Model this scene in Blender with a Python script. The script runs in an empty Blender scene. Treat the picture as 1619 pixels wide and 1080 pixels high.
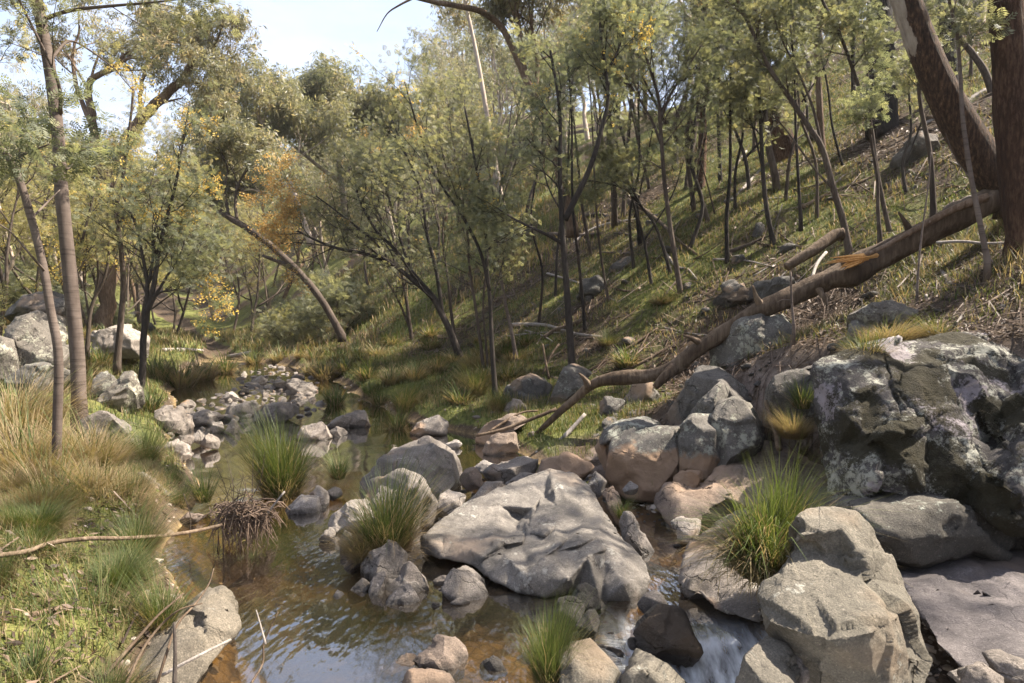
import bpy, bmesh, math, random, time
import numpy as np
from mathutils import Vector
from mathutils.geometry import delaunay_2d_cdt

T0 = time.time()
scene = bpy.context.scene
COL = scene.collection
PI = math.pi

# ------------------------------------------------------------------ camera
F = 1079.3
CAM = np.array([0.0, 0.0, 2.0])
PITCH = math.radians(-1.6)
FW = np.array([0, math.cos(PITCH), math.sin(PITCH)])
UP = np.array([0, -math.sin(PITCH), math.cos(PITCH)])
RT = np.array([1.0, 0, 0])


def ray(px, py):
    return RT * ((px - 809.5) / F) + FW + UP * ((540 - py) / F)


def P(px, py, D):
    """the point seen in the photo at px, py that stands D metres away"""
    return CAM + D * ray(px, py)


cam_d = bpy.data.cameras.new('camera')
cam_d.lens = 24
cam_d.sensor_width = 36
cam_d.clip_start = 0.05
cam_d.clip_end = 2000
cam = bpy.data.objects.new('camera', cam_d)
COL.objects.link(cam)
cam.location = CAM
cam.rotation_euler = (PI / 2 + PITCH, 0, 0)
scene.camera = cam


# ------------------------------------------------------------------ noise
def _hash(i, j, k, s):
    n = (i * 374761393 + j * 668265263 + k * 2147483647 + s * 1274126177) & 0xFFFFFFFF
    n = ((n ^ (n >> 13)) * 1274126177) & 0xFFFFFFFF
    n = n ^ (n >> 16)
    return (n & 0xFFFF) / 32767.5 - 1.0


def vnoise(p, s=0):
    p = np.asarray(p, float)
    i = np.floor(p).astype(np.int64)
    f = p - i
    u = f * f * (3 - 2 * f)
    r = 0
    for dx in (0, 1):
        wx = u[..., 0] if dx else 1 - u[..., 0]
        for dy in (0, 1):
            wy = u[..., 1] if dy else 1 - u[..., 1]
            for dz in (0, 1):
                wz = u[..., 2] if dz else 1 - u[..., 2]
                r = r + wx * wy * wz * _hash(i[..., 0] + dx, i[..., 1] + dy, i[..., 2] + dz, s)
    return r


def fbm(p, octv=4, s=0, gain=0.5, ridged=False):
    r, a, t = 0, 1.0, 0
    p = np.asarray(p, float)
    for o in range(octv):
        n = vnoise(p * (2.03 ** o) + o * 17.3, s + o)
        if ridged:
            n = 1 - 2 * np.abs(n)
        r = r + a * n
        t += a
        a *= gain
    return r / t


def sstep(a, b, x):
    t = np.clip((np.asarray(x, float) - a) / (b - a), 0, 1)
    return t * t * (3 - 2 * t)


# ------------------------------------------------------------------ terrain
YK = [-15, 0, 3, 4.4, 5.5, 7.2, 8.5, 9.4, 11.4, 13.5, 16, 20, 24, 30, 40, 60, 90, 140, 220]
XLK = [-1.7, -1.75, -1.75, -1.85, -2.75, -3.5, -4.0, -4.6, -5.6, -6.8, -8, -9.8, -11.2, -13.4, -17.8, -29, -54, -95, -160]
XRK = [2.9, 2.9, 2.9, 2.7, 2.3, 1.6, 1.1, .5, -.2, -1.9, -3.2, -5.2, -7.4, -12.2, -17.2, -28, -48, -88, -150]
NRd = [-9, 0, .5, 1.3, 1.65, 2.0, 2.3, 3.0, 60]
NRz = [0, .0, .04, .10, .55, 1.4, 1.8, 2.15, 2.15 + 57 * .6]
FRd = [-9, 0, .4, 2, 4, 60]
FRz = [0, .0, .28, .5, .9, .9 + 56 * .58]
LLe = [-9, 0, .3, 1, 3, 5, 50]
LLz = [0, .0, .28, .48, .8, 1.4, 1.4 + 45 * .3]


def water_z(x, y):
    x = np.asarray(x, float)
    y = np.asarray(y, float)
    w = .35 * sstep(12.5, 22, y) + np.maximum(0, y - 22) * .015
    return w - .34 * sstep(4.5, 3.3, y) * sstep(.45, .95, x)


def zones(x, y):
    wob = .25 * fbm(np.stack([np.zeros_like(x), y * .7, y * 0], -1), 2, 31)
    xl = np.interp(y, YK, XLK) + wob
    xr = np.interp(y, YK, XRK) + .2 * fbm(np.stack([y * 0, y * .9, y * 0 + 4], -1), 2, 57)
    return xl - x, x - xr


def H(x, y):
    x = np.asarray(x, float)
    y = np.asarray(y, float)
    e, d = zones(x, y)
    a = 1 - sstep(8.0, 11.5, y)
    zr = a * np.interp(d, NRd, NRz) + (1 - a) * np.interp(d, FRd, FRz)
    zr = np.where(zr > 13, 13 + 9 * (1 - np.exp(-(np.maximum(zr, 13) - 13) / 9)), zr)
    zl = np.interp(e, LLe, LLz)
    zl = np.where(zl > 8, 8 + 6 * (1 - np.exp(-(np.maximum(zl, 8) - 8) / 6)), zl)
    inn = np.minimum(-e, -d)          # > 0 inside the channel
    bed = -(.24 + .22 * sstep(-.3, -1.0, x) * sstep(9, 7.5, y)) * sstep(-.1, .6, inn) * (1 - .7 * sstep(13, 17, y))
    z = np.maximum(zr, zl) + bed
    z = np.maximum(z, -.6 + .72 * sstep(1.75, 2.25, x) * sstep(5.4, 4.8, y))
    q = np.stack([x, y, np.zeros_like(x)], -1)
    out = sstep(.4, 3, np.maximum(e, d))
    z = z + .09 * fbm(q * 1.6, 3, 23) * sstep(.1, .7, e) + .10 * fbm(q * .9, 3, 3) * sstep(0, .6, np.maximum(e, d)) + .035 * fbm(q * 2.6, 3, 9)
    z = z + .45 * fbm(q * .22, 3, 12) * out
    z = z + 15 * sstep(52, 125, y) + 6 * sstep(110, 200, y)
    return z + water_z(x, y) * (1 - out) + .35 * out * sstep(12.5, 22, y)


def ground(px, py, dmin=1.5, dmax=160):
    """where the ray through px, py first meets the ground"""
    r = ray(px, py)
    D = np.concatenate([np.arange(dmin, 30, .06), np.arange(30, dmax, .3)])
    q = CAM + D[:, None] * r
    below = np.nonzero(q[:, 2] < H(q[:, 0], q[:, 1]))[0]
    k = D[below[0]] if len(below) else dmax
    p = CAM + k * r
    return np.array([p[0], p[1], float(H(p[0], p[1]))]), k


# ------------------------------------------------------------------ meshes
def make_mesh(name, V, faces, attrs=None, smooth=True):
    """faces: list of integer arrays (n, 3) or (n, 4)"""
    me = bpy.data.meshes.new(name)
    V = np.asarray(V, np.float32)
    faces = [np.asarray(f, np.int32) for f in faces if len(f)]
    loops = np.concatenate([f.ravel() for f in faces])
    sizes = np.concatenate([np.full(len(f), f.shape[1], np.int32) for f in faces])
    starts = np.concatenate([[0], np.cumsum(sizes)[:-1]]).astype(np.int32)
    me.vertices.add(len(V))
    me.vertices.foreach_set('co', V.ravel())
    me.loops.add(len(loops))
    me.loops.foreach_set('vertex_index', loops)
    me.polygons.add(len(sizes))
    me.polygons.foreach_set('loop_start', starts)
    me.polygons.foreach_set('use_smooth', np.full(len(sizes), smooth))
    for k, v in (attrs or {}).items():
        at = me.attributes.new(k, 'FLOAT', 'POINT')
        at.data.foreach_set('value', np.asarray(v, np.float32))
    me.update(calc_edges=True)
    me.validate()
    return me


def link(name, me, mat=None, parent=None, loc=None):
    o = bpy.data.objects.new(name, me)
    COL.objects.link(o)
    if mat:
        if not me.materials:
            me.materials.append(mat)
    if parent:
        o.parent = parent
    if loc is not None:
        o.location = loc
    return o


def tag(o, label, cat, group=None):
    o['label'] = label
    o['category'] = cat
    if group:
        o['group'] = group
    return o


def empty(name, loc, label, cat, group=None, rz=0):
    o = bpy.data.objects.new(name, None)
    o.empty_display_size = .2
    COL.objects.link(o)
    o.location = loc
    o.rotation_euler = (0, 0, rz)
    return tag(o, label, cat, group)


def copy_tree(src, loc, rz, sc, label, group=None, tilt=(0, 0)):
    r = src.copy()
    COL.objects.link(r)
    r.location = loc
    r.rotation_euler = (tilt[0], tilt[1], rz)
    r.scale = sc if hasattr(sc, '__len__') else (sc, sc, sc)
    r['label'] = label
    if group:
        r['group'] = group
    elif 'group' in r:
        del r['group']
    for ch in list(src.children):
        c = ch.copy()
        COL.objects.link(c)
        c.parent = r
    return r


class MB:
    """collects tubes and loose pieces into one mesh"""

    def __init__(self):
        self.V, self.Q, self.T, self.A, self.n = [], [], [], [], 0

    def add(self, V, quads=None, tris=None, tint=0.5):
        V = np.asarray(V, float)
        if quads is not None and len(quads):
            self.Q.append(np.asarray(quads) + self.n)
        if tris is not None and len(tris):
            self.T.append(np.asarray(tris) + self.n)
        self.A.append(np.broadcast_to(np.asarray(tint, float), (len(V),)))
        self.V.append(V)
        self.n += len(V)

    def tube(self, pts, rad, k=6, cap=True, tint=.5, lump=0, seed=0):
        pts = np.asarray(pts, float)
        n = len(pts)
        rad = np.broadcast_to(np.asarray(rad, float), (n,))
        t = np.gradient(pts, axis=0)
        t /= np.linalg.norm(t, axis=1)[:, None] + 1e-9
        ref = np.array([0, 0, 1.0]) if abs(t[0, 2]) < .9 else np.array([1.0, 0, 0])
        u = np.cross(t, ref)
        u /= np.linalg.norm(u, axis=1)[:, None] + 1e-9
        for i in range(1, n):
            if u[i] @ u[i - 1] < 0:
                u[i] = -u[i]
        w = np.cross(t, u)
        a = np.arange(k) * 2 * PI / k
        ring = u[:, None, :] * np.cos(a)[None, :, None] + w[:, None, :] * np.sin(a)[None, :, None]
        rr = rad[:, None] * np.ones((1, k))
        if lump:
            rr = rr * (1 + lump * fbm(pts[:, None, :] * (.5 / max(rad.max(), .01)) + ring * 1.2, 3, seed))
        V = (pts[:, None, :] + ring * rr[..., None]).reshape(-1, 3)
        i = np.arange(n - 1)[:, None] * k
        j = np.arange(k)[None, :]
        j2 = (j + 1) % k
        q = np.stack([i + j, i + j2, i + k + j2, i + k + j], -1).reshape(-1, 4)
        tr = None
        if cap:
            V = np.vstack([V, pts[:1], pts[-1:]])
            b = n * k
            jj = np.arange(k)
            tr = np.vstack([np.stack([(jj + 1) % k, jj, np.full(k, b)], -1),
                            np.stack([(n - 1) * k + jj, (n - 1) * k + (jj + 1) % k, np.full(k, b + 1)], -1)])
        self.add(V, q, tr, tint)

    def mesh(self, name, smooth=True):
        return make_mesh(name, np.vstack(self.V), [np.vstack(x) for x in (self.Q, self.T) if x],
                         {'tint': np.concatenate(self.A)}, smooth)


def catmull(pts, m=6):
    pts = np.asarray(pts, float)
    p = np.vstack([2 * pts[0] - pts[1], pts, 2 * pts[-1] - pts[-2]])
    out = []
    for i in range(1, len(p) - 2):
        for t in np.arange(m) / m:
            out.append(.5 * (2 * p[i] + (p[i + 1] - p[i - 1]) * t + (2 * p[i - 1] - 5 * p[i] + 4 * p[i + 1] - p[i + 2]) * t * t
                             + (3 * p[i] - p[i - 1] - 3 * p[i + 1] + p[i + 2]) * t ** 3))
    out.append(p[-2])
    return np.array(out)


def scatter(tv, tf, pos, ax, nrm, scale):
    """copies of a small template (tv verts, tf faces) with x along ax and z near nrm"""
    ax = ax / (np.linalg.norm(ax, axis=1)[:, None] + 1e-9)
    y = np.cross(nrm, ax)
    y /= np.linalg.norm(y, axis=1)[:, None] + 1e-9
    z = np.cross(ax, y)
    R = np.stack([ax, y, z], 1)                       # (N,3,3) rows
    V = pos[:, None, :] + np.einsum('mk,nkj->nmj', tv, R) * np.asarray(scale)[:, None, None]
    m = len(tv)
    Fc = (tf[None] + (np.arange(len(pos)) * m)[:, None, None]).reshape(-1, tf.shape[1])
    return V.reshape(-1, 3), Fc


# ------------------------------------------------------------------ node helper
class NT:
    def __init__(self, name):
        self.m = bpy.data.materials.new(name)
        self.m.use_nodes = True
        self.t = self.m.node_tree
        self.t.nodes.clear()
        self.out = self.n('ShaderNodeOutputMaterial')

    def n(self, typ, **kw):
        nd = self.t.nodes.new(typ)
        for k, v in kw.items():
            setattr(nd, k, v)
        return nd

    def l(self, a, b):
        self.t.links.new(a, b)

    def noise(self, vec, scale, detail=4, rough=.55, w=None):
        nd = self.n('ShaderNodeTexNoise')
        nd.inputs['Scale'].default_value = scale
        nd.inputs['Detail'].default_value = detail
        nd.inputs['Roughness'].default_value = rough
        if vec is not None:
            self.l(vec, nd.inputs['Vector'])
        return nd.outputs['Fac']

    def ramp(self, fac, stops, interp='LINEAR'):
        nd = self.n('ShaderNodeValToRGB')
        cr = nd.color_ramp
        cr.interpolation = interp
        while len(cr.elements) < len(stops):
            cr.elements.new(.5)
        for e, (p, c) in zip(cr.elements, stops):
            e.position = p
            e.color = (*c, 1) if hasattr(c, '__len__') else (c, c, c, 1)
        self.l(fac, nd.inputs['Fac'])
        return nd.outputs['Color']

    def mix(self, fac, a, b, blend='MIX'):
        nd = self.n('ShaderNodeMix', data_type='RGBA', blend_type=blend)
        for i, v in ((0, fac), (6, a), (7, b)):
            s = nd.inputs[i]
            if hasattr(v, 'is_linked'):
                self.l(v, s)
            elif hasattr(v, '__len__'):
                s.default_value = (*v, 1)
            else:
                s.default_value = v if i == 0 else (v, v, v, 1)
        return nd.outputs[2]

    def math(self, op, a, b=None, clamp=False):
        nd = self.n('ShaderNodeMath', operation=op, use_clamp=clamp)
        for s, v in zip(nd.inputs, (a, b)):
            if v is None:
                continue
            if hasattr(v, 'is_linked'):
                self.l(v, s)
            else:
                s.default_value = v
        return nd.outputs[0]

    def attr(self, name):
        return self.n('ShaderNodeAttribute', attribute_name=name).outputs['Fac']

    def bump(self, height, strength, dist=.02, normal=None):
        nd = self.n('ShaderNodeBump')
        nd.inputs['Strength'].default_value = strength
        nd.inputs['Distance'].default_value = dist
        self.l(height, nd.inputs['Height'])
        if normal is not None:
            self.l(normal, nd.inputs['Normal'])
        return nd.outputs['Normal']

    def coords(self, scale=(1, 1, 1), offset_by_object=True):
        tc = self.n('ShaderNodeTexCoord')
        mp = self.n('ShaderNodeMapping')
        mp.inputs['Scale'].default_value = scale
        self.l(tc.outputs['Object'], mp.inputs['Vector'])
        if offset_by_object:
            oi = self.n('ShaderNodeObjectInfo')
            sc = self.math('MULTIPLY', oi.outputs['Random'], 37.0)
            self.l(sc, mp.inputs['Location'])
        return mp.outputs['Vector']

    def rnd(self):
        return self.n('ShaderNodeObjectInfo').outputs['Random']

    def posz(self):
        g = self.n('ShaderNodeNewGeometry')
        s = self.n('ShaderNodeSeparateXYZ')
        self.l(g.outputs['Position'], s.inputs[0])
        return s.outputs['Z']

    def norz(self):
        g = self.n('ShaderNodeNewGeometry')
        s = self.n('ShaderNodeSeparateXYZ')
        self.l(g.outputs['Normal'], s.inputs[0])
        return s.outputs['Z']

    def principled(self, col, rough=.9, normal=None, spec=.3):
        b = self.n('ShaderNodeBsdfPrincipled')
        for s, v in (('Base Color', col), ('Roughness', rough), ('Specular IOR Level', spec)):
            if hasattr(v, 'is_linked'):
                self.l(v, b.inputs[s])
            elif hasattr(v, '__len__'):
                b.inputs[s].default_value = (*v, 1)
            else:
                b.inputs[s].default_value = v
        if normal is not None:
            self.l(normal, b.inputs['Normal'])
        return b.outputs[0]

    def done(self, shader):
        self.l(shader, self.out.inputs['Surface'])
        return self.m


def rock_mat(name, c1, c2, lichen=.0, moss=.0, lic=(.42, .45, .38), warm=.0, warmc=(.30, .19, .11), bump=.5, wet=True, fine=1.0, pinkl=0.0, crack=.75, flood=None):
    t = NT(name)
    co = t.coords()
    big = t.noise(co, 1.6, 5, .6)
    mid = t.noise(co, 9 * fine, 10, .7)
    grain = t.noise(co, 95 * fine, 6, .75)
    base = t.ramp(big, [(.3, c1), (.7, c2)])
    base = t.mix(t.ramp(mid, [(.35, .0), (.7, .75)]), base, tuple(x * .55 for x in c1))
    base = t.mix(t.ramp(grain, [(.38, .65), (.62, 0)]), base, tuple(x * .35 for x in c1))
    base = t.mix(t.ramp(t.noise(co, 40 * fine, 4, .7), [(.58, 0), (.68, .3)]), base, tuple(min(.7, x * 1.7) for x in c2))
    if flood is not None:      # stone scoured brown by floods, grey above
        fz = t.math('ADD', t.posz(), t.math('MULTIPLY', t.math('SUBTRACT', t.noise(co, 2.4, 4, .6), .5), .55))
        fl = t.ramp(t.math('SUBTRACT', fz, flood - .5), [(.47, 1), (.53, 0)])
        base = t.mix(fl, base, t.mix(mid, tuple(x * .6 for x in warmc), tuple(x * 1.25 for x in warmc)))
    # iron staining in bands
    if warm > 0:
        wv = t.noise(co, 1.1, 3, .5)
        base = t.mix(t.ramp(wv, [(.62 - .35 * warm, 0), (.72 - .3 * warm, .85)]), base, warmc)
    h = t.math('ADD', t.math('MULTIPLY', mid, .7), t.math('MULTIPLY', grain, .3))
    if lichen > 0:
        l1 = t.noise(co, 3.2, 3, .5)
        l2 = t.noise(co, 15, 9, .78)
        s = t.math('ADD', t.math('MULTIPLY', l1, .45), t.math('MULTIPLY', l2, .7))
        k = .74 - .3 * lichen
        m = t.ramp(s, [(k, 0), (k + .05, 1)])
        lcol = t.mix(t.noise(co, 55, 3, .7), tuple(x * .72 for x in lic), tuple(x * 1.25 for x in lic))
        if flood is not None:
            m = t.math('MULTIPLY', m, t.math('SUBTRACT', 1.0, fl))
        base = t.mix(t.math('MULTIPLY', m, .92), base, lcol)
        h = t.math('ADD', h, t.math('MULTIPLY', m, .15))
    if pinkl > 0:
        s = t.math('ADD', t.math('MULTIPLY', t.noise(co, 2.1, 2, .5), .7), t.math('MULTIPLY', t.noise(co, 17, 4, .7), .4))
        k = .72 - .25 * pinkl
        base = t.mix(t.math('MULTIPLY', t.ramp(s, [(k, 0), (k + .03, 1)]), .85), base, (.30, .265, .28))
    if moss > 0:
        s = t.math('ADD', t.math('MULTIPLY', t.noise(co, 2.3, 3, .5), .75), t.math('MULTIPLY', t.noise(co, 40, 4, .8), .3))
        k = .78 - .34 * moss
        m = t.ramp(s, [(k, 0), (k + .04, 1)])
        mcol = t.mix(t.noise(co, 70, 3, .7), (.012, .011, .006), (.055, .045, .02))
        base = t.mix(t.math('MULTIPLY', m, .95), base, mcol)
        h = t.math('ADD', h, t.math('MULTIPLY', t.math('MULTIPLY', m, t.noise(co, 90, 2, .6)), .6))
    rough = .92
    if wet:
        z = t.math('ADD', t.posz(), t.math('MULTIPLY', t.math('SUBTRACT', t.noise(co, 6, 3), .5), .12))
        w = t.ramp(z, [(.02, 1), (.06, 0)])
        base = t.mix(t.math('MULTIPLY', w, .62), base, (.012, .010, .008))
        rough = t.ramp(w, [(0, .92), (1, .35)])
    oi = t.rnd()
    base = t.mix(.6, base, t.mix(1, base, t.ramp(oi, [(0, (.72, .70, .70)), (.5, (1, .97, .93)), (1, (1.0, .9, .8))]), 'MULTIPLY'))
    vo = t.n('ShaderNodeTexVoronoi', feature='DISTANCE_TO_EDGE')
    vo.inputs['Scale'].default_value = 2.3
    dis = t.n('ShaderNodeVectorMath', operation='ADD')
    nn = t.n('ShaderNodeTexNoise')
    nn.inputs['Scale'].default_value = 4
    nn.inputs['Detail'].default_value = 5
    t.l(co, nn.inputs['Vector'])
    t.l(co, dis.inputs[0])
    sc_ = t.n('ShaderNodeVectorMath', operation='SCALE')
    sc_.inputs['Scale'].default_value = .45
    t.l(nn.outputs['Color'], sc_.inputs[0])
    t.l(sc_.outputs[0], dis.inputs[1])
    t.l(dis.outputs[0], vo.inputs['Vector'])
    ck = t.math('MULTIPLY', t.ramp(vo.outputs['Distance'], [(0, 1), (.018, 0)]), t.ramp(big, [(.45, 0), (.58, 1)]))
    base = t.mix(t.math('MULTIPLY', ck, crack), base, (.015, .012, .010))
    h = t.math('SUBTRACT', h, t.math('MULTIPLY', ck, .6 * crack))
    nb = t.bump(h, min(1, bump * 1.8), .05)
    return t.done(t.principled(base, rough, nb, .25))


def bark_mat(name, cols, stretch=6.0, scale=5.0, bump=.8, dist=.02, rings=0.0, rough=.9):
    t = NT(name)
    co = t.coords((stretch, stretch, 1))
    a = t.noise(co, scale, 6, .65)
    b = t.noise(t.coords((1, 1, .4)), 2.2, 3, .5)
    s = t.math('ADD', t.math('MULTIPLY', a, .6), t.math('MULTIPLY', b, .45))
    n = len(cols)
    base = t.ramp(s, [(.3 + .42 * i / (n - 1), c) for i, c in enumerate(cols)])
    h = a
    if rings:
        wv = t.noise(t.coords((1, 1, 14)), 2.6, 3, .6)
        base = t.mix(t.ramp(wv, [(.52, 0), (.68, rings)]), base, tuple(x * .5 for x in cols[0]))
        h = t.math('ADD', t.math('MULTIPLY', a, .4), t.math('MULTIPLY', wv, .6))
    base = t.mix(.55, base, t.mix(1, base, t.ramp(t.rnd(), [(0, .6), (1, 1.15)]), 'MULTIPLY'))
    return t.done(t.principled(base, rough, t.bump(h, bump, dist), .2))


def leaf_mat(name, stops, trans=.45, jitter=.35, rough=.6, spec=.3):
    t = NT(name)
    base = t.ramp(t.attr('tint'), stops)
    base = t.mix(jitter, base, t.mix(1, base, t.ramp(t.rnd(), [(0, (.75, .85, .7)), (.5, (1, 1, 1)), (1, (1.25, 1.1, .9))]), 'MULTIPLY'))
    p = t.principled(base, rough, None, spec)
    tr = t.n('ShaderNodeBsdfTranslucent')
    t.l(t.mix(1, base, (1.15, 1.13, .75), 'MULTIPLY'), tr.inputs['Color'])
    mx = t.n('ShaderNodeMixShader')
    mx.inputs[0].default_value = trans
    t.l(p, mx.inputs[1])
    t.l(tr.outputs[0], mx.inputs[2])
    return t.done(mx.outputs[0])


# ================================================================== materials
M = {}
M['stone'] = rock_mat('river_stone', (.17, .15, .135), (.31, .275, .245), lichen=.26, lic=(.36, .345, .31), moss=.1, warm=.06)
M['pale'] = rock_mat('pale_stone', (.28, .25, .225), (.42, .38, .345), lichen=.0, warm=.06)
M['warm'] = rock_mat('warm_stone', (.19, .148, .12), (.29, .225, .18), lichen=.05, warm=.3, warmc=(.27, .195, .14))
M['ochre'] = rock_mat('flood_scoured_stone', (.13, .122, .112), (.235, .22, .20), lichen=.5, lic=(.30, .31, .265), warmc=(.25, .175, .12), flood=.58)
M['lichen'] = rock_mat('lichen_stone', (.13, .12, .108), (.24, .22, .195), lichen=.45, lic=(.32, .32, .265), moss=.3)
M['lichenbig'] = rock_mat('mossy_lichen_stone', (.085, .077, .074), (.185, .168, .155), lichen=.56, lic=(.37, .365, .305), moss=.8, pinkl=.45, wet=False)
M['greylichen'] = rock_mat('grey_lichen_stone', (.10, .094, .086), (.20, .182, .165), lichen=.3, lic=(.25, .26, .23), moss=.35, warm=.2, warmc=(.26, .185, .13))
M['mossy'] = rock_mat('dark_mossy_stone', (.06, .058, .06), (.15, .14, .14), lichen=.42, lic=(.46, .50, .45), moss=1.0, pinkl=.55, wet=False)
M['ledge'] = rock_mat('ledge_stone', (.10, .095, .085), (.21, .195, .17), lichen=.28, lic=(.33, .35, .31), moss=.15, wet=False)
M['slab'] = rock_mat('smooth_slab_stone', (.125, .112, .112), (.20, .178, .178), lichen=.0, warm=.1, warmc=(.17, .13, .105), bump=.4, wet=False, crack=.35)
M['hero'] = rock_mat('sandy_boulder_stone', (.15, .137, .112), (.27, .24, .195), lichen=.22, lic=(.34, .33, .29), moss=.2, warm=.05, warmc=(.24, .18, .125), crack=.2)
M['centre'] = rock_mat('water_worn_stone', (.20, .182, .16), (.36, .325, .285), lichen=.3, lic=(.42, .40, .355), moss=.12, crack=.4, warm=.1, warmc=(.36, .28, .21))
M['dark'] = rock_mat('dark_wet_stone', (.045, .04, .035), (.11, .10, .09), lichen=.05, warm=.3, warmc=(.08, .055, .035))

# ================================================================== rocks


def cells(V, n, amp, rng):
    """tilted plates with steps between them, as in fractured stone"""
    V0 = V + np.stack([fbm(V * 3 / (np.ptp(V) + 1e-6), 2, s) for s in (1, 2, 3)], -1) * np.ptp(V) * .05
    S = V0[rng.choice(len(V), n, replace=False)]
    idx = ((V0[:, None, :] - S[None]) ** 2).sum(-1).argmin(1)
    s = np.ptp(V) / n ** .5
    g = rng.normal(size=(n, 3)) * .9
    off = rng.normal(size=n) * .55
    return amp * np.clip(((V0 - S[idx]) / s * g[idx]).sum(1) + off[idx], -1.6, 1.6)


def finish_rock(V, faces, amp, freq, seed, ncell=16, camp=None):
    """displace along the normals with rock-like noise"""
    me = bpy.data.meshes.new('tmp')
    me.from_pydata([tuple(v) for v in V], [], [tuple(f) for f in faces])
    me.update()
    N = np.empty(len(V) * 3, np.float32)
    me.vertices.foreach_get('normal', N)
    N = N.reshape(-1, 3)
    bpy.data.meshes.remove(me)
    d = .7 * fbm(V * freq, 3, seed) + .45 * fbm(V * freq * 3.1, 3, seed + 7, .55, True) + .28 * fbm(V * freq * 9, 3, seed + 3)
    d = d * amp + cells(V, ncell, amp * .95 if camp is None else camp, np.random.default_rng(seed + 5))
    return V + N * d[:, None]


ICO = {}


def ico(sub):
    if sub not in ICO:
        bm = bmesh.new()
        bmesh.ops.create_icosphere(bm, subdivisions=sub, radius=1)
        ICO[sub] = (np.array([v.co[:] for v in bm.verts]), np.array([[v.index for v in f.verts] for f in bm.faces]))
        bm.free()
    return ICO[sub]


def facet(V, n, lo, hi, rng, bias=None):
    for i in range(n):
        d = rng.normal(size=3)
        if bias is not None:
            d = d + bias
        d /= np.linalg.norm(d)
        s = V @ d
        h = s.max() * rng.uniform(lo, hi)
        over = np.maximum(s - h, 0)
        V = V - np.outer(over * .985, d)
    return V


def contact(px, py):
    """ground or water, whichever the ray meets first"""
    r = ray(px, py)
    D = np.arange(2.2, 40, .03)
    q = CAM + D[:, None] * r
    below = np.nonzero(q[:, 2] < np.maximum(H(q[:, 0], q[:, 1]), water_z(q[:, 0], q[:, 1])))[0]
    return D[below[0]] if len(below) else 40.0


def outline_rock(label, mat, poly, D=None, depth=None, name='rock', sub=4, seed=None, nf=7, box=.8, amp=None, cat='rock', group=None, lean=0.0, rough=.62):
    """a boulder whose silhouette is poly (photo pixels), standing D metres off"""
    poly = np.array(poly, float)
    seed = seed if seed is not None else int(abs(poly.sum())) % 9973
    rng = np.random.default_rng(seed)
    c = (poly.min(0) + poly.max(0)) / 2
    w, h = poly.max(0) - poly.min(0)
    if D is None:
        D = contact(c[0], poly[:, 1].max() - .08 * h)
    sx, sy = w * D / F, h * D / F
    if depth is None:
        depth = .42 * max(sx * .8, min(sy * 1.4, sx * 1.2))
    D2 = D + depth * .45
    low = poly[:, 1] > c[1] + h * .12
    poly = poly.copy()
    poly[low, 1] += .16 * h
    a = np.arctan2(-(poly[:, 1] - c[1]), poly[:, 0] - c[0])
    r = np.hypot(poly[:, 0] - c[0], poly[:, 1] - c[1]) * D2 / F
    o = np.argsort(a)
    a, r = a[o], r[o]
    U, Fc = ico(sub)
    th = np.arctan2(U[:, 2], U[:, 0])
    # radius of the polygon in each direction (straight edges)
    aa = np.concatenate([a - 2 * PI, a, a + 2 * PI])
    rr = np.concatenate([r, r, r])
    j = np.clip(np.searchsorted(aa, th) - 1, 0, len(aa) - 2)
    x1, y1 = rr[j] * np.cos(aa[j]), rr[j] * np.sin(aa[j])
    x2, y2 = rr[j + 1] * np.cos(aa[j + 1]), rr[j + 1] * np.sin(aa[j + 1])
    ct, st = np.cos(th), np.sin(th)
    den = ct * (y2 - y1) - st * (x2 - x1)
    s = (x1 * (y2 - y1) - y1 * (x2 - x1)) / np.where(np.abs(den) < 1e-9, 1e-9, den)
    s = np.clip(s, r.min() * .4, r.max() * 1.05)
    ph = np.arcsin(np.clip(U[:, 1], -1, 1))
    cp = np.maximum(np.cos(ph), 0) ** box
    sp = np.sign(np.sin(ph)) * np.abs(np.sin(ph)) ** (box * .9)
    L = np.stack([s * cp * ct, sp * depth, s * cp * st], -1)
    b0, b1 = L.min(0), L.max(0)
    L = facet(L, nf + 3, .58, .86, rng, np.array([0, -.9, .35]))
    L = facet(L, 5, .68, .93, rng)
    c0, c1 = L.min(0), L.max(0)
    L = (L - (c0 + c1) / 2) * ((b1 - b0) / (c1 - c0)) + (b0 + b1) / 2
    if lean:
        L[:, 1] += lean * L[:, 2]
    d = ray(c[0], c[1])
    d /= np.linalg.norm(d)
    rt = np.cross(d, [0, 0, 1.0])
    rt /= np.linalg.norm(rt)
    up = np.cross(rt, d)
    V = L[:, :1] * rt + L[:, 1:2] * d + L[:, 2:] * up
    size = max(sx, sy)
    V = finish_rock(V, Fc, (amp if amp is not None else .05 * size) * rough, 2.2 / size, seed)
    o = link(name, make_mesh(name, V, [Fc]), M[mat], loc=P(c[0], c[1], D2))
    return tag(o, label, cat, group)


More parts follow.
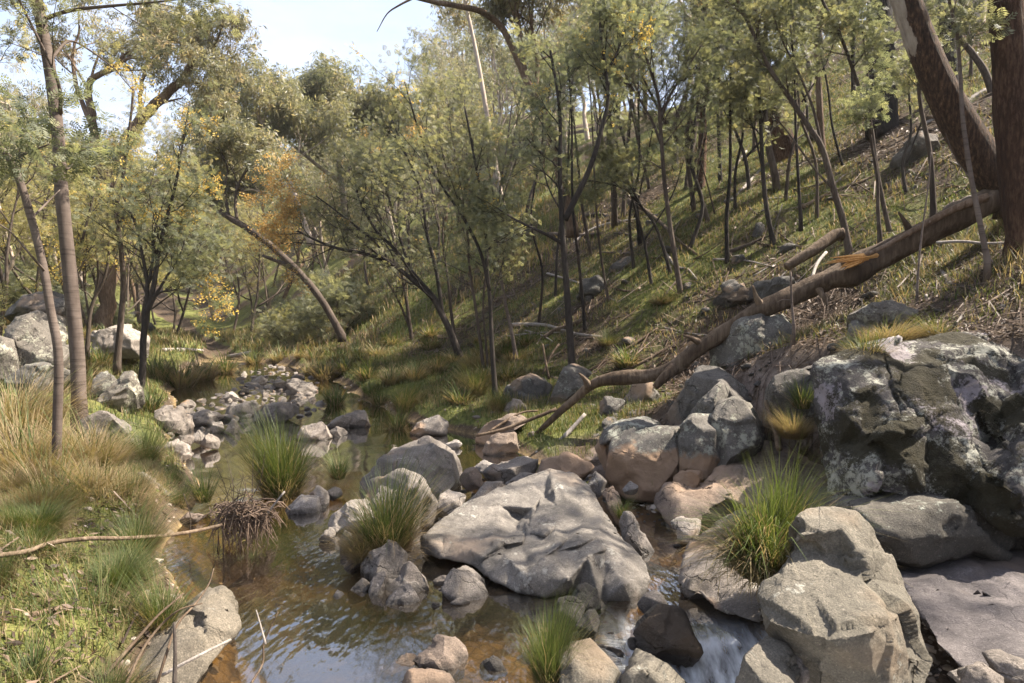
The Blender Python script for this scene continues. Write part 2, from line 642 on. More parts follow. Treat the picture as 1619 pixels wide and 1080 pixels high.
def relief_rock(label, mat, nb, pts, back=1.0, name='boulder', maxlen=.045, amp=.03, freq=2.0, seed=1, soft=2, shrink=.85, cat='boulder', dscale=None, ncell=26, camp=None, drop=.25):
    """a boulder from measured points (px, py, distance); the first nb go round its outline"""
    pts = [(p[0], p[1], p[2] if dscale is None else dscale[0] + (p[2] - dscale[0]) * dscale[1]) for p in pts]
    co, _, fs, _, _, _ = delaunay_2d_cdt([Vector((p[0], p[1])) for p in pts], [(i, (i + 1) % nb) for i in range(nb)], [], 1, 1e-4)
    W = np.array([P(*p) for p in pts])
    ctr = W[:nb].mean(0)
    bm = bmesh.new()
    v = [bm.verts.new(w) for w in W]
    for f in fs:
        try:
            bm.faces.new([v[i] for i in f])
        except ValueError:
            pass
    away = (ctr - CAM) / np.linalg.norm(ctr - CAM) * np.array([1, 1, .25]) + np.array([0, 0, -drop])
    b1 = [bm.verts.new(ctr + (w - ctr) * 1.0 + away * back * .5) for w in W[:nb]]
    b2 = [bm.verts.new(ctr + (w - ctr) * shrink + away * back) for w in W[:nb]]
    for A, B in ((v[:nb], b1), (b1, b2)):
        for i in range(nb):
            j = (i + 1) % nb
            bm.faces.new([A[i], A[j], B[j], B[i]])
    bm.faces.new(b2)
    bmesh.ops.recalc_face_normals(bm, faces=bm.faces)
    bmesh.ops.triangulate(bm, faces=bm.faces)
    L = .6
    while True:
        for _ in range(2):
            es = [e for e in bm.edges if e.calc_length() > L]
            if not es or len(bm.verts) > 60000:
                break
            bmesh.ops.subdivide_edges(bm, edges=es, cuts=1)
            bmesh.ops.triangulate(bm, faces=[f for f in bm.faces if len(f.verts) > 3])
        if L <= maxlen:
            break
        L = max(L * .55, maxlen * .999)
        if L <= maxlen:
            for _ in range(soft):
                bmesh.ops.smooth_vert(bm, verts=bm.verts, factor=.4, use_axis_x=True, use_axis_y=True, use_axis_z=True)
    bm.verts.index_update()
    V = np.array([x.co[:] for x in bm.verts])
    Fc = np.array([[x.index for x in f.verts] for f in bm.faces])
    bm.free()
    org = ctr.copy()
    V = V - org
    V = finish_rock(V, Fc, amp, freq, seed, ncell, camp)
    o = link(name, make_mesh(name, V, [Fc]), M[mat], loc=org)
    return tag(o, label, cat)


def crack_pts(line, gap, lip, deep, gy=None):
    o = []
    gy = gap * .4 if gy is None else gy
    for x, y, D in line:
        o += [(x - gap, y + gy, D - lip), (x, y, D + deep), (x + gap, y - gy, D - lip)]
    return o


# ---- the boulders that carry the foreground
relief_rock('big angular sandy boulder with sunlit right ridge at the lower right', 'hero', 18, [
    (1250, 836, 3.7), (1275, 806, 3.8), (1320, 799, 3.85), (1356, 808, 3.8), (1378, 832, 3.75), (1402, 882, 3.75), (1426, 930, 3.7), (1450, 975, 3.6), (1468, 1045, 3.4),
    (1445, 1120, 3.25), (1370, 1150, 3.25), (1285, 1140, 3.4), (1240, 1050, 3.5), (1206, 1000, 3.45), (1195, 955, 3.5), (1203, 918, 3.6), (1228, 892, 3.68), (1248, 866, 3.68),
    (1330, 836, 3.62), (1270, 846, 3.6), (1350, 862, 3.55), (1275, 868, 3.64), (1330, 880, 3.62), (1365, 885, 3.5), (1360, 918, 3.42), (1300, 900, 3.52), (1240, 915, 3.5),
    (1215, 985, 3.28), (1262, 1000, 3.14), (1310, 1012, 3.08), (1380, 1000, 3.08), (1425, 972, 3.3), (1385, 950, 3.3), (1300, 950, 3.3),
    (1300, 1040, 3.2), (1380, 1060, 3.1), (1440, 1040, 3.25)], back=.9, maxlen=.022, amp=.016, freq=4.0, seed=5, soft=0, camp=.022, ncell=36)
relief_rock('broad pale water-worn boulder with a deep crack in mid stream', 'centre', 22, [
    (667, 847, 6.0), (690, 825, 6.3), (735, 795, 6.7), (785, 773, 7.1), (830, 755, 7.4), (870, 743, 7.5), (905, 748, 7.4), (930, 770, 7.1), (955, 805, 6.6), (985, 850, 6.0), (1015, 880, 5.6),
    (1028, 915, 5.15), (1022, 942, 5.0), (1003, 962, 4.9), (950, 955, 4.9), (910, 938, 5.1), (860, 946, 4.95), (815, 934, 5.05), (775, 915, 5.2), (758, 896, 5.5), (700, 882, 5.7), (672, 870, 5.9),
    (822, 820, 6.75), (815, 840, 6.3), (780, 850, 5.85), (700, 848, 6.0), (760, 820, 6.4), (790, 800, 6.75), (720, 832, 6.2),
    (800, 880, 5.32), (860, 880, 5.1), (930, 880, 5.04), (985, 882, 5.28), (880, 832, 6.1), (925, 822, 6.25), (876, 776, 6.75), (925, 780, 6.75), (742, 870, 5.62), (905, 760, 7.1),
    (900, 915, 4.92), (985, 922, 4.86), (835, 912, 4.98), (945, 850, 5.6), (1005, 900, 5.2), (690, 866, 5.75), (900, 850, 5.75), (960, 865, 5.4), (880, 800, 6.5), (915, 800, 6.5)]
    + crack_pts([(861, 782, 6.9), (848, 802, 6.65), (838, 824, 6.35), (831, 846, 6.0)], 5, .04, .08)
    + crack_pts([(765, 886, 5.5), (790, 868, 5.55), (826, 861, 5.7), (862, 851, 5.85)], 1, .03, .05, -5)
    + crack_pts([(880, 872, 5.22), (915, 866, 5.3), (955, 874, 5.32)], 1, .02, .06, -4),
    back=1.4, maxlen=.03, amp=.024, freq=3.2, seed=11, soft=1, dscale=(4.95, .85), camp=.012, ncell=60)
relief_rock('long dark cliff of cracked rock with white lichen and black moss at the right edge', 'lichenbig', 21, [
    (1297, 582, 5.95), (1330, 566, 6.05), (1358, 556, 6.1), (1396, 550, 6.2), (1430, 540, 6.3), (1490, 531, 6.35), (1560, 530, 6.4), (1640, 538, 6.3), (1760, 545, 6.0),
    (1790, 700, 5.2), (1740, 850, 4.95), (1650, 862, 4.85), (1592, 846, 4.85), (1552, 806, 4.95), (1528, 798, 5.15), (1465, 782, 5.15), (1420, 782, 5.12), (1370, 784, 5.2), (1318, 780, 5.5), (1302, 735, 5.72), (1291, 670, 5.85),
    (1340, 588, 5.8), (1375, 580, 5.8), (1320, 640, 5.68), (1345, 665, 5.42), (1370, 630, 5.55), (1405, 700, 5.2), (1437, 742, 5.08), (1345, 735, 5.32), (1325, 700, 5.5), (1385, 755, 5.1), (1420, 665, 5.3), (1385, 690, 5.28), (1362, 700, 5.42),
    (1430, 575, 5.95), (1475, 572, 5.85), (1540, 565, 5.8), (1570, 556, 5.95), (1480, 625, 5.45), (1525, 620, 5.42), (1555, 610, 5.6), (1500, 670, 5.22), (1535, 690, 5.18), (1495, 735, 5.12), (1515, 765, 5.1), (1450, 610, 5.5), (1550, 650, 5.4),
    (1640, 590, 5.5), (1625, 640, 5.2), (1660, 690, 4.95), (1605, 720, 4.88), (1580, 765, 4.8), (1620, 790, 4.68), (1680, 760, 4.85), (1600, 815, 4.75), (1690, 620, 5.4), (1640, 720, 4.85)]
    + crack_pts([(1402, 585, 5.75), (1412, 622, 5.5), (1442, 655, 5.38), (1462, 690, 5.28), (1464, 740, 5.2)], 6, .03, .16)
    + crack_pts([(1602, 588, 5.85), (1586, 640, 5.5), (1566, 690, 5.3), (1551, 745, 5.1)], 7, .03, .22),
    back=2.4, amp=.05, freq=2.0, seed=21, shrink=1.05, drop=0, camp=.06, ncell=90, soft=0, maxlen=.035, name='cliff', cat='cliff')
relief_rock('overhanging grey ledge block with a dark gap beneath it', 'ledge', 13, [
    (1268, 800, 5.6), (1292, 772, 5.8), (1355, 762, 5.7), (1460, 752, 5.6), (1540, 775, 5.4), (1600, 820, 5.2), (1606, 850, 5.1), (1588, 882, 5.0), (1537, 866, 4.95), (1506, 880, 4.9), (1456, 897, 4.8), (1412, 888, 4.85), (1290, 885, 5.2),
    (1355, 806, 4.95), (1470, 800, 4.9), (1540, 798, 4.92), (1420, 850, 4.72), (1470, 850, 4.78), (1550, 845, 4.9), (1330, 850, 5.0)], back=1.2, amp=.035, freq=2.6, seed=51, soft=1)
relief_rock('smooth lavender-grey rock slab sloping below the overhang', 'slab', 11, [
    (1405, 885, 5.2), (1455, 880, 5.3), (1535, 862, 5.4), (1620, 866, 5.3), (1760, 880, 5.0), (1800, 1080, 3.5), (1640, 1090, 3.45), (1540, 1075, 3.6), (1480, 1020, 3.85), (1440, 950, 4.35), (1412, 915, 4.8),
    (1500, 930, 4.5), (1560, 905, 4.75), (1590, 985, 4.0), (1540, 965, 4.2), (1650, 950, 4.3)], back=.5, amp=.03, freq=1.8, seed=61, name='rock_slab', cat='rock slab', soft=3)
relief_rock('wide brown rock slab under the domed lichen rocks', 'warm', 10, [
    (1108, 765, 7.0), (1160, 722, 7.5), (1200, 696, 7.9), (1255, 705, 7.7), (1305, 730, 7.2), (1320, 810, 6.0), (1240, 815, 5.9), (1180, 800, 6.3), (1140, 785, 6.6), (1110, 778, 6.9),
    (1200, 745, 7.1), (1250, 765, 6.6), (1230, 790, 6.15), (1170, 760, 6.85)], back=.7, amp=.04, freq=2.4, seed=71, name='rock_slab', cat='rock slab', soft=1)
relief_rock('grey sloping rock shelf behind the long green tussock', 'stone', 11, [
    (1085, 870, 5.7), (1110, 835, 6.0), (1160, 805, 6.35), (1230, 795, 6.4), (1310, 800, 6.2), (1330, 860, 5.3), (1280, 920, 4.7), (1200, 985, 4.3), (1130, 965, 4.6), (1088, 925, 5.0), (1080, 895, 5.4),
    (1180, 850, 5.6), (1120, 880, 5.35), (1240, 860, 5.3), (1160, 900, 5.0)], back=.6, amp=.04, freq=2.2, seed=81, name='rock_slab', cat='rock slab', soft=1)
relief_rock('long leaning boulder half in the water at the lower left', 'hero', 12, [
    (200, 1120, 3.6), (212, 1060, 3.75), (240, 1010, 3.95), (290, 962, 4.2), (335, 930, 4.35), (352, 926, 4.35), (374, 955, 4.2), (380, 992, 4.05), (352, 1030, 3.9), (320, 1065, 3.75), (300, 1110, 3.6), (250, 1150, 3.5),
    (320, 965, 4.0), (280, 1020, 3.75), (330, 1000, 3.9), (250, 1070, 3.55), (350, 960, 4.1)], back=.7, maxlen=.03, amp=.02, freq=3, seed=91, soft=2)

R = outline_rock
# ---- rocks of the stream, from the photo
R('rounded grey boulder standing at the edge of the amber pool', 'stone', [(573, 745), (590, 715), (625, 697), (660, 697), (690, 712), (715, 735), (732, 775), (700, 795), (640, 795), (585, 775)], 7.9, .75, 'boulder', 5, cat='boulder', nf=5)
R('large smooth grey boulder behind the front stream tussock', 'stone', [(560, 790), (590, 756), (640, 748), (668, 765), (690, 800), (696, 832), (660, 860), (600, 860), (560, 820)], 6.6, .6, 'boulder', 5, cat='boulder', nf=4)
R('domed brown rock at the back left of the lichen rocks', 'ochre', [(942, 710), (955, 680), (985, 660), (1020, 658), (1050, 675), (1020, 730), (965, 745)], 8.4, .7, 'boulder', 5, cat='boulder', nf=3)
R('ochre based dome of rock with grey lichen top', 'ochre', [(965, 740), (973, 700), (995, 684), (1040, 672), (1073, 674), (1078, 700), (1078, 755), (1062, 772), (1000, 768), (975, 760)], 7.8, .7, 'boulder', 5, cat='boulder', nf=4)
R('cracked domed rock left of the speckled lichen rock', 'ochre', [(1074, 695), (1095, 675), (1120, 653), (1130, 690), (1138, 738), (1110, 752), (1076, 756)], 7.65, .7, 'boulder', 5, cat='boulder', nf=4)
R('speckled pale lichen rock at the right end of the domed rocks', 'lichen', [(1127, 660), (1140, 635), (1160, 628), (1190, 640), (1205, 662), (1200, 695), (1170, 718), (1136, 730), (1130, 700)], 7.5, .6, 'boulder', 5, cat='boulder', nf=4)
R('slanting grey lichen block above the domed rocks', 'lichen', [(1086, 655), (1105, 635), (1135, 603), (1152, 612), (1130, 645), (1100, 665)], 8.0, .4, cat='rock', nf=6)
R('grey and brown boulder tilted behind the slanting block', 'greylichen', [(1060, 645), (1085, 605), (1105, 583), (1150, 581), (1180, 602), (1178, 628), (1120, 655), (1070, 668)], 8.6, .6, 'boulder', 5, cat='boulder')
R('dark lichen boulder under the fallen log', 'lichen', [(1124, 562), (1140, 535), (1180, 505), (1225, 493), (1252, 496), (1248, 540), (1222, 580), (1190, 600), (1155, 592)], 9.25, .35, 'boulder', 5, cat='boulder')
R('small orange-brown wedge of rock below the domed rocks', 'ochre', [(1066, 752), (1105, 744), (1112, 758), (1090, 770), (1068, 767)], 7.1, .15, nf=8)
R('grey lichen rock between the log and the tall cliff', 'greylichen', [(1212, 645), (1240, 600), (1290, 578), (1304, 640), (1275, 668), (1230, 660)], 7.6, .5, sub=5)
R('pinkish layered rock at the foot of the brown slab', 'warm', [(1035, 800), (1055, 775), (1110, 765), (1160, 772), (1182, 792), (1120, 815), (1062, 824), (1040, 815)], 6.7, .4, sub=5, nf=9)
R('small pale broken rock beside the dark side channel', 'pale', [(1062, 832), (1085, 818), (1107, 828), (1100, 852), (1075, 858)], 6.1)
R('brown narrow rock along the back of the cracked boulder', 'warm', [(950, 768), (972, 775), (990, 812), (985, 835), (965, 808)], 6.7)
R('long pale wedge rock right of the cracked boulder', 'stone', [(980, 812), (1000, 822), (1042, 868), (1036, 884), (1015, 886), (990, 850)], 6.0, sub=5)
R('long flat slab lying behind the cracked boulder', 'stone', [(765, 756), (790, 738), (848, 726), (850, 745), (805, 760)], 8.2, .35)
R('brown flat slab between the log tip and the cracked boulder', 'warm', [(845, 750), (860, 728), (905, 720), (938, 732), (935, 765), (880, 758)], 7.9, .4)
R('low grey stone wedged behind the crest of the cracked boulder', 'stone', [(798, 762), (825, 748), (848, 752), (838, 770)], 7.6)
R('white slab at the tail of the amber pool', 'pale', [(740, 742), (760, 728), (785, 738), (772, 748)], 8.6)
R('brown upright stone right of the rounded grey boulder', 'warm', [(726, 758), (744, 738), (764, 745), (762, 768), (740, 772)], 7.8)
R('round whitish cobble between two grey boulders', 'pale', [(690, 802), (700, 780), (720, 774), (737, 785), (736, 806), (712, 818), (693, 812)], 6.8)
R('grey sloping stone at the upper left of the cracked boulder', 'stone', [(735, 792), (760, 765), (785, 760), (802, 768), (772, 788), (745, 804)], 7.05)
R('small grey stone at the upper right of the cracked boulder', 'stone', [(925, 772), (940, 745), (959, 755), (957, 780), (940, 788)], 7.2)
R('pale cobble on the gravel bank beside the brown wedge', 'pale', [(985, 772), (995, 762), (1010, 768), (1008, 778), (990, 780)], 7.0)
R('rounded rock with sunlit top in front of the stream tussock', 'stone', [(572, 905), (590, 875), (615, 857), (635, 858), (645, 880), (637, 900), (610, 918), (580, 922)], 5.35, sub=5)
R('dark grey sloping rock right of the sunlit-top rock', 'stone', [(630, 897), (650, 888), (672, 912), (684, 932), (672, 945), (645, 930)], 5.15, nf=9)
R('triangular grey rock at the water edge, under the sunlit-top rock', 'stone', [(576, 948), (600, 903), (614, 918), (598, 945), (582, 952)], 5.05, nf=9)
R('grey slab leaning in the middle of the small rock cluster', 'stone', [(594, 946), (622, 912), (660, 912), (682, 938), (630, 952)], 5.1, nf=8)
R('light rock lowest in the small cluster, facing the ripples', 'stone', [(605, 958), (618, 935), (650, 924), (664, 940), (656, 962), (625, 968)], 4.9, sub=5)
R('grey stone at the left of the small rock cluster', 'stone', [(550, 934), (575, 914), (588, 925), (578, 944), (555, 948)], 5.1)
R('tiny stone with a pale rim, left tip of the cluster', 'pale', [(527, 948), (537, 932), (549, 945), (542, 956)], 5.0)
R('brown jagged stone under the bent brown tussock leaves', 'warm', [(543, 890), (560, 874), (578, 880), (566, 898), (550, 900)], 5.6)
R('small grey stone alone in the water left of the tussock', 'stone', [(503, 850), (522, 834), (530, 845), (512, 858)], 6.2)
R('upright oval stone at the left foot of the tussock', 'stone', [(537, 868), (545, 838), (556, 840), (555, 864), (543, 874)], 6.0)
R('pale slab on the left of the smooth boulder', 'pale', [(522, 818), (560, 790), (598, 798), (592, 824), (560, 840), (533, 838)], 6.5, sub=5)
R('angular rock with mossy crown left of the cracked boulder foot', 'stone', [(700, 934), (718, 907), (745, 893), (760, 906), (774, 945), (760, 960), (735, 956)], 5.0, sub=5, nf=9)
R('small grey stone beside the golden shallow', 'stone', [(684, 925), (700, 911), (714, 918), (706, 934)], 5.2)
R('tiny wet stone before the mossy-crowned rock', 'stone', [(712, 954), (728, 945), (744, 955), (730, 962)], 4.85)
R('blackish wet rock at the front of the cracked boulder', 'dark', [(868, 990), (890, 955), (910, 944), (926, 955), (922, 978), (900, 996)], 4.55, nf=5)
R('dark mossy rock tucked under the cracked boulder', 'dark', [(898, 950), (922, 922), (945, 932), (952, 955), (930, 962)], 4.75)
R('small grey stone at the right foot of the cracked boulder', 'stone', [(1008, 955), (1030, 934), (1050, 944), (1057, 962), (1032, 970)], 4.7)
R('dark wet slab beside the white cascade', 'dark', [(1000, 1000), (1040, 964), (1078, 964), (1104, 1010), (1088, 1034), (1040, 1025)], 4.2, .35, sub=5)
R('small dark wet stone above the cascade', 'dark', [(910, 985), (935, 963), (950, 985), (942, 1004), (920, 1006)], 4.3)
R('grey granular rock beside the bottom tussock', 'hero', [(885, 1100), (886, 1040), (900, 1021), (940, 1013), (965, 1030), (982, 1062), (978, 1105)], 3.65, .3, sub=5)
R('grey rock below the white cascade at the bottom edge', 'hero', [(983, 1100), (985, 1052), (1010, 1034), (1060, 1050), (1112, 1082), (1112, 1110)], 3.6, .35, sub=5)
R('wet brown rock breaking the ripples near the bottom edge', 'warm', [(655, 1040), (670, 1014), (700, 1006), (725, 1020), (740, 1052), (715, 1066), (680, 1062)], 4.0, sub=5)
R('low wet stone left of the wet brown rock', 'warm', [(604, 1060), (638, 1034), (662, 1040), (642, 1066), (610, 1070)], 4.0)
R('brownish rock cut by the bottom edge of the picture', 'warm', [(630, 1100), (655, 1060), (700, 1058), (725, 1095)], 3.75)
R('small dark stone left of the bottom tussock', 'dark', [(757, 1055), (788, 1038), (803, 1060), (772, 1070)], 3.95)
R('smooth triangular rock with a sunlit edge beside the sandy boulder', 'hero', [(1166, 1095), (1183, 1042), (1213, 1008), (1245, 1018), (1258, 1050), (1254, 1100)], 3.15, .25, sub=5, nf=6)
R('thin grey shard leaning on the sandy boulder', 'stone', [(1256, 1052), (1264, 1040), (1282, 1072), (1272, 1088)], 3.2)
R('grey stone in the lower right corner, left of two', 'stone', [(1520, 1068), (1550, 1048), (1582, 1062), (1574, 1095), (1528, 1095)], 3.35)
R('bluish grey stone in the lower right corner', 'stone', [(1560, 1046), (1590, 1034), (1632, 1048), (1622, 1080), (1580, 1080)], 3.5)
R('small pale chip of rock below the lavender slab', 'pale', [(1500, 1068), (1515, 1055), (1530, 1062), (1520, 1078)], 3.5)
# ---- around the pool
R('grey rock on the far edge of the amber pool, under the flood wrack', 'stone', [(645, 690), (665, 668), (690, 657), (708, 664), (703, 692)], None, sub=5)
R('flat white stone in the amber pool', 'pale', [(703, 704), (717, 695), (732, 704), (715, 710)])
R('brown boulder half under the bank, behind the dead branch', 'warm', [(752, 698), (772, 672), (815, 654), (838, 660), (805, 685), (770, 708)], None, sub=5)
R('brown boulder dipping into the amber pool', 'warm', [(762, 712), (783, 686), (812, 690), (820, 714), (800, 722)], None, sub=5)
R('flat grey stone below the black forked tree', 'stone', [(793, 645), (808, 631), (834, 637), (832, 650), (800, 653)])
R('pale lichen boulder left of the black forked tree', 'greylichen', [(798, 625), (818, 602), (845, 591), (868, 600), (872, 624), (830, 634)], None, sub=5)
R('grey lichen boulder behind the black forked tree', 'greylichen', [(866, 632), (884, 592), (900, 574), (928, 590), (934, 622), (890, 640)], None, sub=5)
R('square grey rock above the pale dead branch', 'greylichen', [(948, 645), (960, 627), (988, 632), (984, 658), (955, 660)])
R('brown rock propping the fallen log', 'greylichen', [(985, 630), (1008, 603), (1040, 598), (1045, 620), (1010, 645)])
R('angular rock at the foot of the mid stream tussock', 'pale', [(453, 803), (470, 782), (495, 784), (510, 802), (500, 822), (470, 824)], 7.2, sub=5)
R('rounded stone behind the angular tussock rock', 'stone', [(488, 786), (503, 768), (521, 784), (517, 804), (500, 806)], 7.4)
R('small stone at the right of the tussock rocks', 'stone', [(512, 782), (530, 770), (540, 780), (525, 790)], 7.7)
R('dome-shaped pale rock in the upper pool', 'pale', [(468, 696), (486, 674), (508, 666), (526, 682), (518, 698)], None, sub=5)
R('square-faced rock at the tip of the upper pool', 'stone', [(545, 676), (548, 655), (575, 649), (585, 668), (570, 678)])
R('low rock left of the square-faced rock', 'stone', [(515, 674), (535, 658), (555, 656), (555, 676), (530, 680)])
R('small broken stone beside the dome-shaped rock', 'stone', [(518, 686), (534, 674), (550, 684), (534, 692)])
R('pale rounded boulder at the left edge of the pool', 'pale', [(254, 724), (268, 702), (288, 696), (302, 712), (284, 728)], None, sub=5)
R('cubic stone on the pale rounded boulder', 'stone', [(282, 702), (290, 688), (305, 690), (305, 708)], 10.4)
R('dark topped stone at the head of the left pool edge', 'stone', [(300, 694), (314, 680), (326, 688), (320, 702)], 11)
R('upright grey stone at the riffle mouth', 'stone', [(318, 702), (330, 684), (347, 696), (342, 708)], 10.6)
R('dark topped rock at the middle of the riffle', 'stone', [(356, 656), (365, 640), (395, 635), (411, 648), (402, 660)], None, sub=4, nf=9)
R('broad broken rock at the right of the riffle', 'stone', [(403, 662), (425, 645), (455, 637), (476, 655), (440, 670)], None, sub=5, nf=9)
R('flat pale rock at the top left of the riffle', 'pale', [(346, 630), (370, 619), (380, 629), (360, 634)])
R('small black rock in the upper riffle', 'dark', [(377, 619), (389, 612), (394, 620), (385, 623)])
R('large grey rock at the head of the right bank', 'stone', [(453, 614), (470, 599), (492, 607), (498, 619), (470, 624)], None, nf=9)
R('pale rock farthest up the stream bed', 'pale', [(397, 605), (412, 594), (423, 603), (410, 609)])
R('upright rock on the lower edge of the riffle', 'stone', [(355, 680), (368, 661), (378, 672), (376, 688), (362, 688)], None, nf=9)
R('square rock left of the upright riffle rock', 'stone', [(332, 684), (338, 667), (353, 667), (354, 686)], None, nf=9)
R('long flat rock at the left end of the riffle', 'stone', [(288, 668), (310, 650), (345, 648), (352, 662), (315, 674)], None, nf=9)
R('buff rock between the riffle and the mossy mound', 'pale', [(262, 668), (285, 655), (305, 664), (296, 682), (270, 684)], None, nf=9)
# ---- left bank
R('angular buff rock at the foot of the left bank tussocks', 'hero', [(196, 775), (207, 746), (235, 764), (268, 790), (252, 810), (225, 814), (203, 800)], 7.0, sub=5, nf=9)
R('pale square rock behind the leaning lower-left boulder', 'pale', [(205, 978), (213, 950), (235, 939), (272, 950), (268, 978), (230, 990)], 4.4, .3, sub=5)
R('small pale rock touching the leaning lower-left boulder', 'pale', [(193, 998), (208, 978), (228, 990), (224, 1010), (205, 1012)], 4.1)
R('wet brown rock with a green sprig in the ripples', 'warm', [(354, 918), (362, 892), (385, 884), (402, 896), (398, 914), (372, 922)], 5.7)
R('flat wet stone under the flood wrack', 'warm', [(288, 820), (300, 810), (324, 818), (310, 826)], 6.8)
R('brown rock at the water edge below the long stick', 'warm', [(215, 912), (228, 884), (243, 904), (238, 924), (220, 926)], 5.2)
R('lichen rock, the smaller of two beside the twisted wattle', 'lichen', [(147, 612), (158, 592), (174, 588), (190, 608), (180, 625), (155, 625)], 12.4)
R('lichen rock, the larger of two beside the twisted wattle', 'lichen', [(155, 642), (168, 615), (200, 590), (219, 608), (223, 640), (190, 648)], 12.1, sub=5)
R('grey slab tilted in the left bank', 'stone', [(136, 690), (140, 650), (165, 668), (204, 702), (178, 738), (150, 720)], 8.6, .5, sub=5)
R('grey slab below the mossy mound', 'stone', [(200, 702), (218, 692), (240, 708), (222, 724)], 9.0)
R('pale hump of rock at the right of the mossy mound', 'stone', [(246, 655), (265, 642), (287, 652), (300, 690), (270, 690)], None, sub=5)
R('big pale lichen rock in the left outcrop', 'lichen', [(12, 540), (32, 506), (75, 491), (96, 508), (102, 560), (92, 590), (55, 592), (20, 585)], 13, .8, 'boulder', 5, cat='boulder')
R('tilted dark slab on top of the left outcrop', 'greylichen', [(18, 503), (48, 470), (75, 463), (110, 474), (104, 502), (60, 500)], 14, .8, 'boulder', 5, cat='boulder')
R('lichen rock at the left edge under the outcrop', 'lichen', [(-30, 600), (-5, 530), (18, 538), (26, 596), (5, 612)], 12.5, .7, 'boulder', 5, cat='boulder')
R('low lichen rock at the foot of the left outcrop', 'lichen', [(15, 606), (55, 578), (108, 575), (110, 606), (60, 618)], 12.0, .6, 'boulder', 5, cat='boulder')
R('sunlit white rock bank behind the left trunks', 'pale', [(148, 562), (162, 525), (185, 518), (207, 516), (228, 535), (224, 560), (190, 562)], 19, 1.0, 'boulder', 5, cat='boulder')
# ---- right hillside
R('whitish lichen rock in the grass above the cliff', 'lichen', [(1342, 528), (1350, 500), (1375, 484), (1410, 476), (1442, 488), (1444, 508), (1400, 528), (1372, 530)], None, sub=5)
R('small lichen rock leaning on the whitish rock', 'lichen', [(1340, 532), (1350, 506), (1372, 520), (1372, 540), (1350, 545)])
R('flat grey rock half buried above the fallen log', 'greylichen', [(1178, 473), (1200, 448), (1240, 436), (1262, 446), (1232, 474)])
R('dark overhanging flat stone on the slope above the log', 'dark', [(1123, 480), (1150, 462), (1190, 457), (1202, 470), (1160, 486)])
R('dark flat rock jutting from the slope behind the forked tree', 'greylichen', [(912, 468), (916, 441), (945, 435), (962, 450), (952, 474)])
R('grey boulder on the upper slope below the burnt trunk', 'greylichen', [(1410, 254), (1430, 225), (1455, 211), (1484, 222), (1474, 250), (1430, 260)], None, sub=5)
R('grey rock slab peeping over the fallen log', 'greylichen', [(1486, 345), (1500, 325), (1535, 312), (1550, 320), (1520, 345)], 9.6)
print('rocks', round(time.time() - T0, 1))

# ================================================================== vegetation materials
M['bark_gum'] = bark_mat('rough_brown_bark', [(.035, .022, .014), (.13, .085, .055), (.26, .19, .14)], 5, 5, 1.0, .05)
M['bark_red'] = bark_mat('fibrous_red_bark', [(.012, .008, .006), (.06, .03, .017), (.19, .115, .07)], 4, 8, 1.0, .08)
def peel_mat():
    t = NT('peeling_red_bark')
    co = t.coords((4, 4, 1))
    a_ = t.noise(co, 8, 7, .7)
    red = t.ramp(a_, [(.3, (.010, .007, .005)), (.5, (.05, .028, .017)), (.62, (.115, .066, .038)), (.75, (.22, .145, .10))])
    pale = t.ramp(t.noise(t.coords((2, 2, .6)), 5, 4, .6), [(.3, (.20, .155, .12)), (.6, (.36, .30, .24)), (.8, (.45, .39, .33))])
    s = t.math('ADD', t.attr('tint'), t.math('MULTIPLY', t.math('SUBTRACT', t.noise(t.coords((1.5, 1.5, .5)), 6, 5, .65), .5), .9))
    return t.done(t.principled(t.mix(t.ramp(s, [(.45, 0), (.5, 1)]), red, pale), .85, t.bump(a_, 1, .06), .2))


M['bark_peel'] = peel_mat()
M['bark_pale'] = bark_mat('smooth_pale_bark', [(.20, .15, .115), (.36, .29, .235), (.50, .42, .35)], 2.5, 3, .5, .02)
M['bark_grey'] = bark_mat('smooth_grey_brown_bark', [(.055, .040, .032), (.105, .08, .066), (.165, .13, .108)], 2, 4, .6, .012, rings=.55)
M['bark_dark'] = bark_mat('dark_wattle_bark', [(.012, .010, .009), (.032, .026, .022), (.075, .06, .05)], 4, 7, .8, .015)
M['bark_brown'] = bark_mat('brown_wattle_bark', [(.024, .018, .014), (.062, .046, .036), (.125, .098, .076)], 4, 7, .8, .015)
M['bark_burnt'] = bark_mat('burnt_bark', [(.006, .005, .005), (.022, .018, .016), (.085, .058, .042)], 5, 6, 1.0, .04)
M['deadwood'] = bark_mat('weathered_wood', [(.022, .015, .010), (.085, .058, .038), (.20, .15, .105)], 7, 3, 1.0, .02)
M['greywood'] = bark_mat('grey_dead_wood', [(.11, .092, .078), (.23, .20, .175), (.36, .325, .29)], 7, 4, .9, .015)
M['rawwood'] = bark_mat('raw_splintered_wood', [(.30, .13, .035), (.52, .27, .09), (.66, .40, .17)], 8, 4, .8, .01)
WAT = [(0, (.084, .094, .066)), (.35, (.144, .154, .104)), (.7, (.210, .212, .135)), (1, (.29, .27, .15))]
M['wattle'] = leaf_mat('wattle_leaf', WAT, .5)
M['wattle_sun'] = leaf_mat('sunlit_wattle_leaf', [(0, (.14, .14, .075)), (.4, (.24, .225, .12)), (.75, (.34, .30, .155)), (1, (.44, .36, .17))], .55)  # lit copy of the wattle leaf, left slope sunshine put into its colour
M['gum'] = leaf_mat('gum_leaf', [(0, (.12, .125, .085)), (.4, (.20, .195, .13)), (.75, (.29, .255, .165)), (1, (.37, .28, .18))], .58, rough=.45, spec=.5)
M['blossom'] = leaf_mat('wattle_blossom', [(0, (.34, .23, .07)), (.5, (.50, .36, .11)), (1, (.62, .48, .16))], .45)
